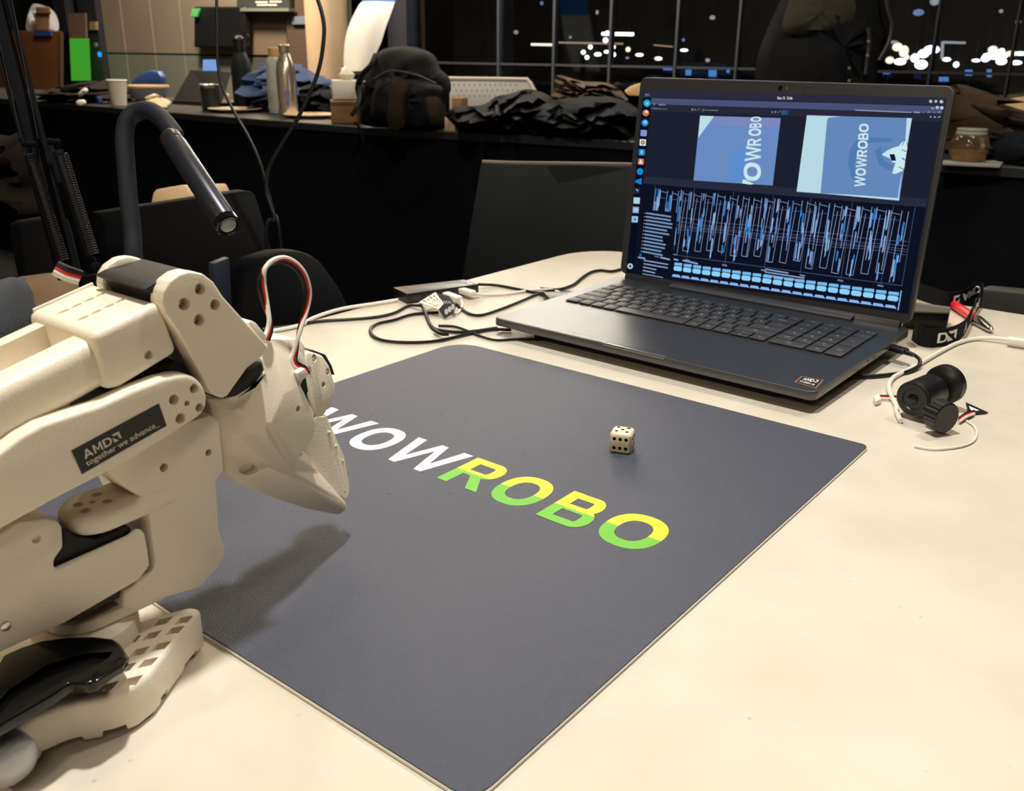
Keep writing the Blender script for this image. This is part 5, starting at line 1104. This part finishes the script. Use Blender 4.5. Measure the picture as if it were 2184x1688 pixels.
# brown and grey cloths at lower left
crumple('brown_cushion',[(30,600),(60,588),(110,586),(160,600),(190,640),(180,720),(60,730),(40,660)],1.25,.15,mat('brown_suede',(.13,.075,.035),.85,bump=.2,bscale=100),'brown suede cushion on the seat behind the white forearm','cushion',.03,1,3)
crumple('grey_cloth',[(-60,610),(0,597),(28,592),(45,620),(60,700),(40,740),(-60,760)],1.15,.10,mat('grey_felt',(.055,.06,.068),.95,bump=.5,bscale=300),'grey felt cloth at the left frame edge behind the forearm','cloth',.03,2,3)
crumple('brown_coat',[(-40,300),(20,290),(45,280),(70,300),(85,360),(95,420),(110,460),(40,500),(-40,480)],1.9,.2,mat('dim_brown',(.006,.0035,.002),.95,spec=.08,bump=.3,bscale=50),'dim brown coat hanging low at the left edge below the counter','coat',.2,3,3)
# ================================================================== ROOM BEYOND THE COUNTER
XW=4.5
def wq(x0,y0,x1,y1,X=XW,th=.03,bw=0,slant=0,away=False):   # upright panel on the plane X, read from the photo
    A=[onx(p,X) for p in ((x0+slant,y0),(x1+slant,y0),(x1,y1),(x0,y1))]; tv=Vector((th,0,0))
    if away: r_=ray((x1,100)); tv=Vector((r_.x,r_.y,0)).normalized()*th
    return loft(A,[v+tv for v in A],bw,1)
def col(x0,x1,X,z0,z1,th=.05,y=100):
    a,b_=onx((x0,y),X),onx((x1,y),X); return slabbox(X,X+th,min(a.y,b_.y),max(a.y,b_.y),z0,z1)
ZL=onx((400,117),XW).z
ZT=2.3
M['wallup']=mat('beige_panel',(.20,.165,.125),.6,var=.12,vscale=2); M['walllow']=mat('frosted_green_grey',(.15,.16,.125),.45,var=.1,vscale=2); M['frame']=mat('dark_frame',(.012,.013,.018),.45)
WB=struct('wall_back',col(212,742,XW+.06,FZ,ZT,.05),M['wallup'],'beige panelled back wall seen at upper left')
xs_=[212,268,330,392,530]
for i,(a,b_) in enumerate(zip(xs_,xs_[1:])):
    A_=onx((a+1.5,100),XW).y;B_=onx((b_-1.5,100),XW).y
    obj('panel',slabbox(XW,XW+.03,B_,A_,ZL+.01,ZT),M['wallup'],WB); obj('panel',slabbox(XW,XW+.03,B_,A_,FZ,ZL-.005),M['walllow'],WB)
obj('panel',col(532,612,XW-.01,ZL+.01,ZT,.04),mat('brown_panel',(.13,.095,.065),.6),WB); obj('panel',col(532,700,XW-.01,FZ,ZL-.01,.04),mat('dark_grey_panel',(.06,.06,.055),.5),WB)
struct('trim_1',col(614,658,XW-.05,FZ,ZT,.08),mat('dark_brown_post',(.07,.045,.03),.55),'dark brown post left of the pale wooden column')
struct('trim_2',col(176,214,XW-.06,FZ,ZT,.1),M['frame'],'black door frame right of the green screen'); struct('trim_3',col(126,150,XW-.06,FZ,ZT,.1),M['frame'],'black door frame left of the green screen')
struct('trim_4',col(828,868,XW-.06,FZ,ZT,.1),M['frame'],'thick black frame at the left end of the glass wall')
# wooden column
def vlathe(name,px0,px1,X,z0,z1,mt,parent=None,n=28):
    a,b_=onx((px0,90),X),onx((px1,90),X); r=abs(a.y-b_.y)/2*.62; c=(a+b_)/2; return obj(name,lathe([(r,z0),(r,z1)],(c.x,c.y,0),n),mt,parent)
o=vlathe('wooden_column',652,748,XW-.35,FZ,2.29,mat('pale_ply',(.50,.36,.22),.5,var=.12,vscale=3)); tag(o,'pale wooden round column beside the white curved panel','column'); 
# white curved banner with a blue band
t=thing('curved_banner','white curved standing banner with a blue top band by the wooden column','banner',(0,0,0))
bd=5.1
lft=[(733,152),(733,120),(737,80),(748,45),(765,12),(772,4),(795,-60)]; rgt=[(786,151),(800,118),(812,92),(822,60),(833,30),(842,4),(862,-60)]
L3=[ond(p,bd) for p in lft]; R3=[ond(p,bd-.12) for p in rgt]
def strip(a,b_,i0,i1,bulge):
    A=smooth(a[i0:i1],4);B_=smooth(b_[i0:i1],4); bm=bmesh.new(); rows=[]
    for p,q_ in zip(A,B_): rows.append([bm.verts.new(p.lerp(q_,k/6)-FWD*bulge*math.sin(PI*k/6)) for k in range(7)]+[bm.verts.new(p.lerp(q_,k/6)+FWD*(.015-bulge*math.sin(PI*k/6))) for k in range(6,-1,-1)])
    for r_,s__ in zip(rows,rows[1:]):
        for j in range(14): bm.faces.new((r_[j],r_[(j+1)%14],s__[(j+1)%14],s__[j]))
    bm.faces.new(rows[0]); bm.faces.new(rows[-1][::-1]); return bm
t.location=(L3[0].x,L3[0].y,FZ)
obj('panel',strip(L3,R3,0,6,.05),mat('banner_white',(.75,.73,.68),.6),t); obj('band',strip(L3,R3,5,7,.05),mat('banner_blue',(.03,.13,.42),.6),t)
obj('bottom_rail',tube([L3[0],R3[0]],.02,10,sm=False),M['white'],t); obj('stand',cyl((L3[0].x+.05,L3[0].y-.1,FZ),(L3[0].x+.05,L3[0].y-.1,L3[0].z+.1),.02),M['iron'],t)
# screens and signs on the back wall
t=thing('wall_screen','dark television hanging on the beige wall above the dark laptop','television',(onx((465,60),XW-.12).x,onx((465,60),XW).y,onx((465,100),XW-.12).z)); obj('screen',wq(413,14,521,101,XW-.12,.06,.01),M['black'],t); obj('mount',wq(450,40,480,70,XW-.055,.055),M['iron'],t)
t=thing('notice_sign','dark notice board with pale writing at the top behind the hanging cord','sign',(onx((555,20),XW-.1).x,onx((555,20),XW).y,onx((555,24),XW-.1).z)); obj('board',wq(505,-60,617,16,XW-.1,.03),mat('board_dark',(.03,.035,.028),.6),t); obj('ledge',wq(512,17,616,24,XW-.13,.06),M['walllow'],t)
x_=obj('writing',join(*[wq(a,b_,c,b_+3,XW-.104,.003) for a,b_,c in ((545,3,570),(575,2,600),(548,9,590))]),M['paper'],t); x_['kind']='stuff'
o=obj('door_plate',wq(622,35,653,53,XW-.075,.02,.004),mat('plate_blue',(.12,.14,.19),.4)); tag(o,'small blue grey plate on the dark brown post','plate sign')
o=obj('green_tag',wq(405,18,420,36,XW-.16,.02,.004,slant=4),mat('tag_green',(.08,.30,.10),.5,emit=srgb(70,150,70),es=.5)); tag(o,'small green lit tag at the corner of the wall television','sign')
t=thing('blue_monitor','small pale blue lit monitor behind the hanging cord','monitor',(4.0,onx((447,140),4.0).y,onx((447,152),4.0).z)); obj('screen',wq(432,127,461,151,4.0,.02,.004),emis('pale_blue_screen',srgb(122,160,218),1.0),t); obj('stand',wq(443,151,450,200,4.01,.02),M['iron'],t)
t=thing('office_chair','blue shell chair back behind the paper cup and bowl','chair',(2.9+.3,onx((310,180),3.2).y,FZ)); q_=[onx(p,3.2) for p in ((272,186),(285,168),(300,156),(318,150),(336,152),(342,163),(345,215),(272,215))]; obj('backrest',loft(q_,[v+Vector((.04,0,0)) for v in q_],.01),mat('blue_shell',(.025,.055,.18),.5),t); obj('pole',cyl((3.22,onx((310,180),3.2).y,FZ),(3.22,onx((310,180),3.2).y,q_[6].z+.02),.025),M['iron'],t)
# left corner: orange cabinet, bag, green screen, switch plate
M['orange']=mat('orange_brown_wood',(.16,.058,.016),.55,var=.15,vscale=3)
t=thing('orange_cabinet','orange brown wooden cabinet at the far left of the room','cabinet',(3.9,onx((60,120),3.9).y,FZ)); obj('front',wq(-80,66,133,330,3.9,.45,.005,0,True),M['orange'],t); obj('side_panel',wq(127,70,135,330,3.885,.02,0,0,True),mat('cab_edge',(.25,.16,.10),.5),t); obj('kick',wq(-78,330,130,345,3.9,.3,0,0,True),M['black'],t)
kb_=onx((88,76),4.05)
t=thing('paper_bag','brown paper bag standing on the orange cabinet','bag',kb_); obj('bag',wq(74,26,106,66,4.0,.12,.01,0,True),M['card'],t); obj('folded_top',wq(78,14,110,30,3.98,.10,.01,-4,True),M['card'],t)
t=thing('white_sack','white sack behind the paper bag on the orange cabinet','bag',onx((110,66),4.15)); obj('sack',pillow([onx_ for onx_ in ((58,66),(57,40),(66,14),(78,8),(110,20),(124,44),(122,68),(90,70))],depth(onx((90,60),4.15)),.12,4,.1,3),mat('sack_white',(.42,.42,.46),.8),t)
o=obj('blue_tape',wq(73,66,108,77,3.88,.018,.002),mat('tape_blue',(.015,.06,.20),.5)); tag(o,'strip of blue tape on the orange cabinet edge','tape')
t=thing('green_screen','bright green lit panel standing in the doorway','panel',(4.3,onx((172,120),4.3).y,FZ)); obj('panel',wq(152,82,190,172,4.3,.02,.002,slant=-4),emis('green_lit',srgb(62,150,42),1.0),t); obj('upper_panel',wq(148,28,183,82,4.3,.02,.002,slant=-2),mat('brown_upper',(.11,.06,.04),.7,var=.5,vscale=3),t); obj('base',wq(155,172,192,420,4.3,.02),M['frame'],t)
o=obj('switch_plate',wq(190,46,204,64,XW-.09,.028,.003),mat('amber_plate',(.25,.17,.09),.5)); tag(o,'small amber plate on the black door frame','switch')
P=onx((211,116),XW-.075); o=obj('status_light',cyl(P,P+Vector((.014,0,0)),.022,n=14),emis('cyan_led',srgb(20,150,235),1.4)); tag(o,'small glowing cyan light on the black door frame','light')
P=onx((203,96),XW-.075); o=obj('door_button',cyl(P,P+Vector((.014,0,0)),.022,n=14),mat('button_grey',(.12,.13,.14),.4)); tag(o,'round grey button above the glowing cyan light','button')
# glass wall: panes between thin mullions, a rail across
mull=[868,1062,1180,1300,1441,1572,1690,1830,1990,2160,2330]
M['pane']=bpy.data.materials.new('dark_glass'); M['pane'].use_nodes=True; nt=M['pane'].node_tree; nt.nodes.clear()
ou=nt.nodes.new('ShaderNodeOutputMaterial'); mi=nt.nodes.new('ShaderNodeMixShader'); tr=nt.nodes.new('ShaderNodeBsdfTransparent'); gl_=nt.nodes.new('ShaderNodeBsdfGlossy'); gl_.inputs['Roughness'].default_value=.03; tr.inputs[0].default_value=(.86,.9,.95,1); mi.inputs[0].default_value=.06
nt.links.new(tr.outputs[0],mi.inputs[1]); nt.links.new(gl_.outputs[0],mi.inputs[2]); nt.links.new(mi.outputs[0],ou.inputs[0])
M['mull']=mat('mullion_grey',(.035,.037,.042),.4,.4)
zr=onx((1300,141),XW).z
for i,(a,b_) in enumerate(zip(mull,mull[1:])):
    W=struct('window_%d'%(i+1),col(a+2,b_-2,XW+.01,FZ,ZT,.008),M['pane'])
    obj('mullion',col(b_-2.4,b_+2.4,XW-.01,FZ,ZT,.04),M['mull'],W); obj('rail',slabbox(XW-.004,XW+.004,onx((b_-2.4,100),XW).y,onx((a+2.4,100),XW).y,zr-.006,zr+.006),M['mull'],W)
# beyond the glass
M['dim']=mat('dim_reflection',(.10,.08,.06),.8,var=.3,vscale=2)
o=obj('far_reflection_box',col(968,1036,6.6,FZ,1.0,.4),M['dim']); tag(o,'dim brown column seen through the glass wall','column')  # box added in place of a faint reflection on the panes
M['deskd']=mat('far_desk',(.03,.035,.045),.7)
for i,(a,b_) in enumerate(((1240,1420),(1480,1620),(1860,2080),(2090,2300))):
    t=thing('far_desk','dim office desk beyond the glass wall, %s from the left'%('first','second','third','last')[i],'desk',(8.6,onx(((a+b_)/2,140),8.6).y,FZ),0,'desks beyond the glass wall'); A_,B_=onx((a,150),8.2),onx((b_,150),8.2)
    obj('desktop',slabbox(8.2,8.9,B_.y,A_.y,-.04,0),M['deskd'],t)
    for yy_ in (A_.y-.05,B_.y+.05): obj('leg',slabbox(8.3,8.8,yy_-.02,yy_+.02,FZ,-.04),M['deskd'],t)
M['cool']=emis('cool_lamp',(1,.98,.95),4); M['warm']=emis('warm_lamp',(1,.80,.55),2.0); M['dimw']=emis('dim_warm_lamp',(.62,.42,.26),.8); M['dimb']=emis('dim_blue_lamp',(.25,.35,.6),.8); M['dimc']=emis('dim_white_lamp',(.5,.5,.5),.8)
z1=lambda x,y:(900+x/3.64,y/3.64)
z2=lambda x,y:(1500+x/3.193,y/3.193)
LX=9.0
lamps=[]
for x,y,rx,ry,k in ((505,375,24,22,'cool'),(1152,290,16,14,'dimc'),(930,25,20,22,'dimb'),(1360,95,18,26,'dimc'),(730,250,30,24,'dimw'),(1425,312,33,30,'cool'),(1307,365,27,25,'cool'),(1253,406,28,26,'cool'),(1281,446,27,25,'cool'),(1365,422,52,22,'cool'),(1432,402,36,18,'cool'),(1485,365,27,28,'cool'),(1485,424,30,30,'cool'),(1600,384,30,30,'warm'),(1688,426,58,18,'cool'),(1835,455,54,20,'cool'),(2035,390,54,16,'cool'),(2030,310,18,18,'dimb'),(1595,450,24,12,'dimc'),(1440,255,30,24,'cool')): lamps.append((*z1(x,y),rx/3.64/2,ry/3.64/2,k,'above the dark coats'))
for x,y,rx,ry,k in ((62,120,34,22,'dimc'),(1322,320,54,44,'warm'),(1366,350,50,60,'warm'),(1385,390,28,28,'warm'),(1270,410,46,36,'warm'),(1340,420,64,34,'cool'),(1440,395,44,44,'cool'),(1500,365,60,44,'cool'),(1555,338,84,44,'cool'),(1483,440,68,48,'cool'),(1657,405,44,20,'cool'),(1722,440,30,30,'cool'),(1857,412,44,16,'cool'),(1922,398,46,36,'cool'),(1972,338,50,38,'warm'),(2030,352,36,34,'cool'),(1988,380,130,38,'cool'),(2030,418,56,36,'cool'),(2098,365,60,30,'warm'),(2130,427,60,22,'cool'),(2160,365,66,20,'cool'),(2145,150,28,20,'dimc'),(1575,10,50,40,'dimc'),(1465,85,60,34,'dimb'),(2028,76,24,18,'dimc'),(30,410,26,20,'dimc')): lamps.append((*z2(x,y),rx/3.193/2,ry/3.193/2,k,'right of the tall backpack'))
cnt={}
ords=['first','second','third','fourth','fifth','sixth','seventh','eighth','ninth','tenth','eleventh','twelfth','thirteenth','fourteenth','fifteenth','sixteenth','seventeenth','eighteenth','nineteenth','twentieth','twenty-first','twenty-second','twenty-third','twenty-fourth','twenty-fifth','twenty-sixth','twenty-seventh']
words={'cool':'bright white','warm':'warm yellow','dimw':'dim amber','dimb':'dim blue','dimc':'faint grey'}
lamps.sort(key=lambda l:l[0])
for i,(x,y,rx,ry,k,wh_) in enumerate(lamps):
    X=LX+(i%5)*.12; P=onx((x,y),X); kx=depth(P)/F*1.25; key=(wh_ if x>1600 else 'above the dark coats',k); 
    zone='right of the tall backpack' if x>1850 else 'left of the tall backpack'; key=(zone,k); cnt[key]=cnt.get(key,0)+1
    bm=bmesh.new(); bmesh.ops.create_uvsphere(bm,u_segments=12,v_segments=8,radius=1); bmesh.ops.scale(bm,vec=(min(rx,ry)*kx,rx*kx,ry*kx),verts=bm.verts); bm.transform(Matrix.Translation(P))
    t=thing('pendant_lamp','%s lamp beyond the glass, %s from left among those %s'%(words[k],ords[cnt[key]-1],zone),'lamp',P+UP*ry*kx,0,'lamps beyond the glass wall')
    obj('bulb',bm,M[k],t); obj('cord',cyl(P+UP*ry*kx*.8,(P.x,P.y,2.3),.0015,n=4),M['black'],t)
bars=[(z1(1400,262),z1(1640,266),22,'cool'),(z1(850,345),z1(1012,348),16,'warm'),(z1(1042,330),z1(1560,340),11,'dimw'),(z2(1252,286),z2(1320,287),20,'dimc'),(z2(1625,288),z2(1785,292),16,'dimc'),(z2(265,-30),z2(268,40),26,'dimc'),(z1(1800,350),z1(1945,362),8,'dimw')]
for i,(a,b_,h,k) in enumerate(bars):
    A_,B_=onx(a,8.6),onx(b_,8.6); kx=depth(A_)/F; t=thing('strip_light','%s strip light beyond the glass, %s of the strips from the left'%(words[k],['third','first','second','sixth','seventh','fifth','fourth'][i]),'light',(A_+B_)/2,0,'strip lights beyond the glass wall')
    obj('tube',tube([A_,B_],h/3.4/2*kx,8,sm=False),M[k],t); obj('hanger',cyl((A_+B_)/2,Vector(((A_.x+B_.x)/2,(A_.y+B_.y)/2,2.3)),.0015,n=4),M['black'],t)
o=obj('lit_post',tube([onx(z2(1630,285),8.55),onx(z2(1625,400),8.55)],.012,8,sm=False),M['dimc']); tag(o,'faint grey lit post hanging from the strip right of the backpack','post')
scr_=[(*z1(1905,535),62,20,'b'),(*z1(2065,563),38,44,'b'),(*z2(60,500),48,46,'b'),(*z2(166,482),15,28,'b'),(*z2(246,470),44,10,'b'),(*z2(1245,492),40,24,'b'),(*z2(1455,515),44,34,'d'),(*z2(1635,540),62,30,'b'),(*z2(1805,495),46,40,'b'),(*z2(1945,498),30,52,'b'),(*z2(1250,510),60,34,'d')]
M['b']=emis('blue_screen',srgb(85,135,200),1.1); M['d']=emis('deep_blue_screen',srgb(14,26,62),1.0)
scr_.sort(key=lambda l:l[0])
for i,(x,y,wd,h,k) in enumerate(scr_):
    kx=3.64 if x<1480 else 3.193; q0=(x-wd/kx/2,y-h/kx/2,x+wd/kx/2,y+h/kx/2); X=8.5 if k=='b' else 8.6
    P=onx((x,q0[3]),X); t=thing('far_monitor','small glowing blue monitor beyond the glass, %s of eleven from the left'%ords[i],'monitor',(P.x,P.y,P.z),0,'monitors beyond the glass wall')
    obj('screen',wq(*q0,X,.02),M[k],t); obj('stand',slabbox(X+.005,X+.015,P.y-.01,P.y+.01,min(0,P.z-.05),P.z),M['frame'],t)
area('back_room_light',(3.2,5.2,2.1),.5,200,(1,.84,.66),(4.5,6.4,.2))
area('reflector_wall_light',(2.9,3.3,2.0),.4,120,(1,.95,.86),(4.4,3.2,1.5),1.9)  # added light, aimed at the unseen wall that the laptop deck reflects
area('far_room_light',(7,3.5,2.2),1.0,6,(.7,.8,1),(8,3,0))
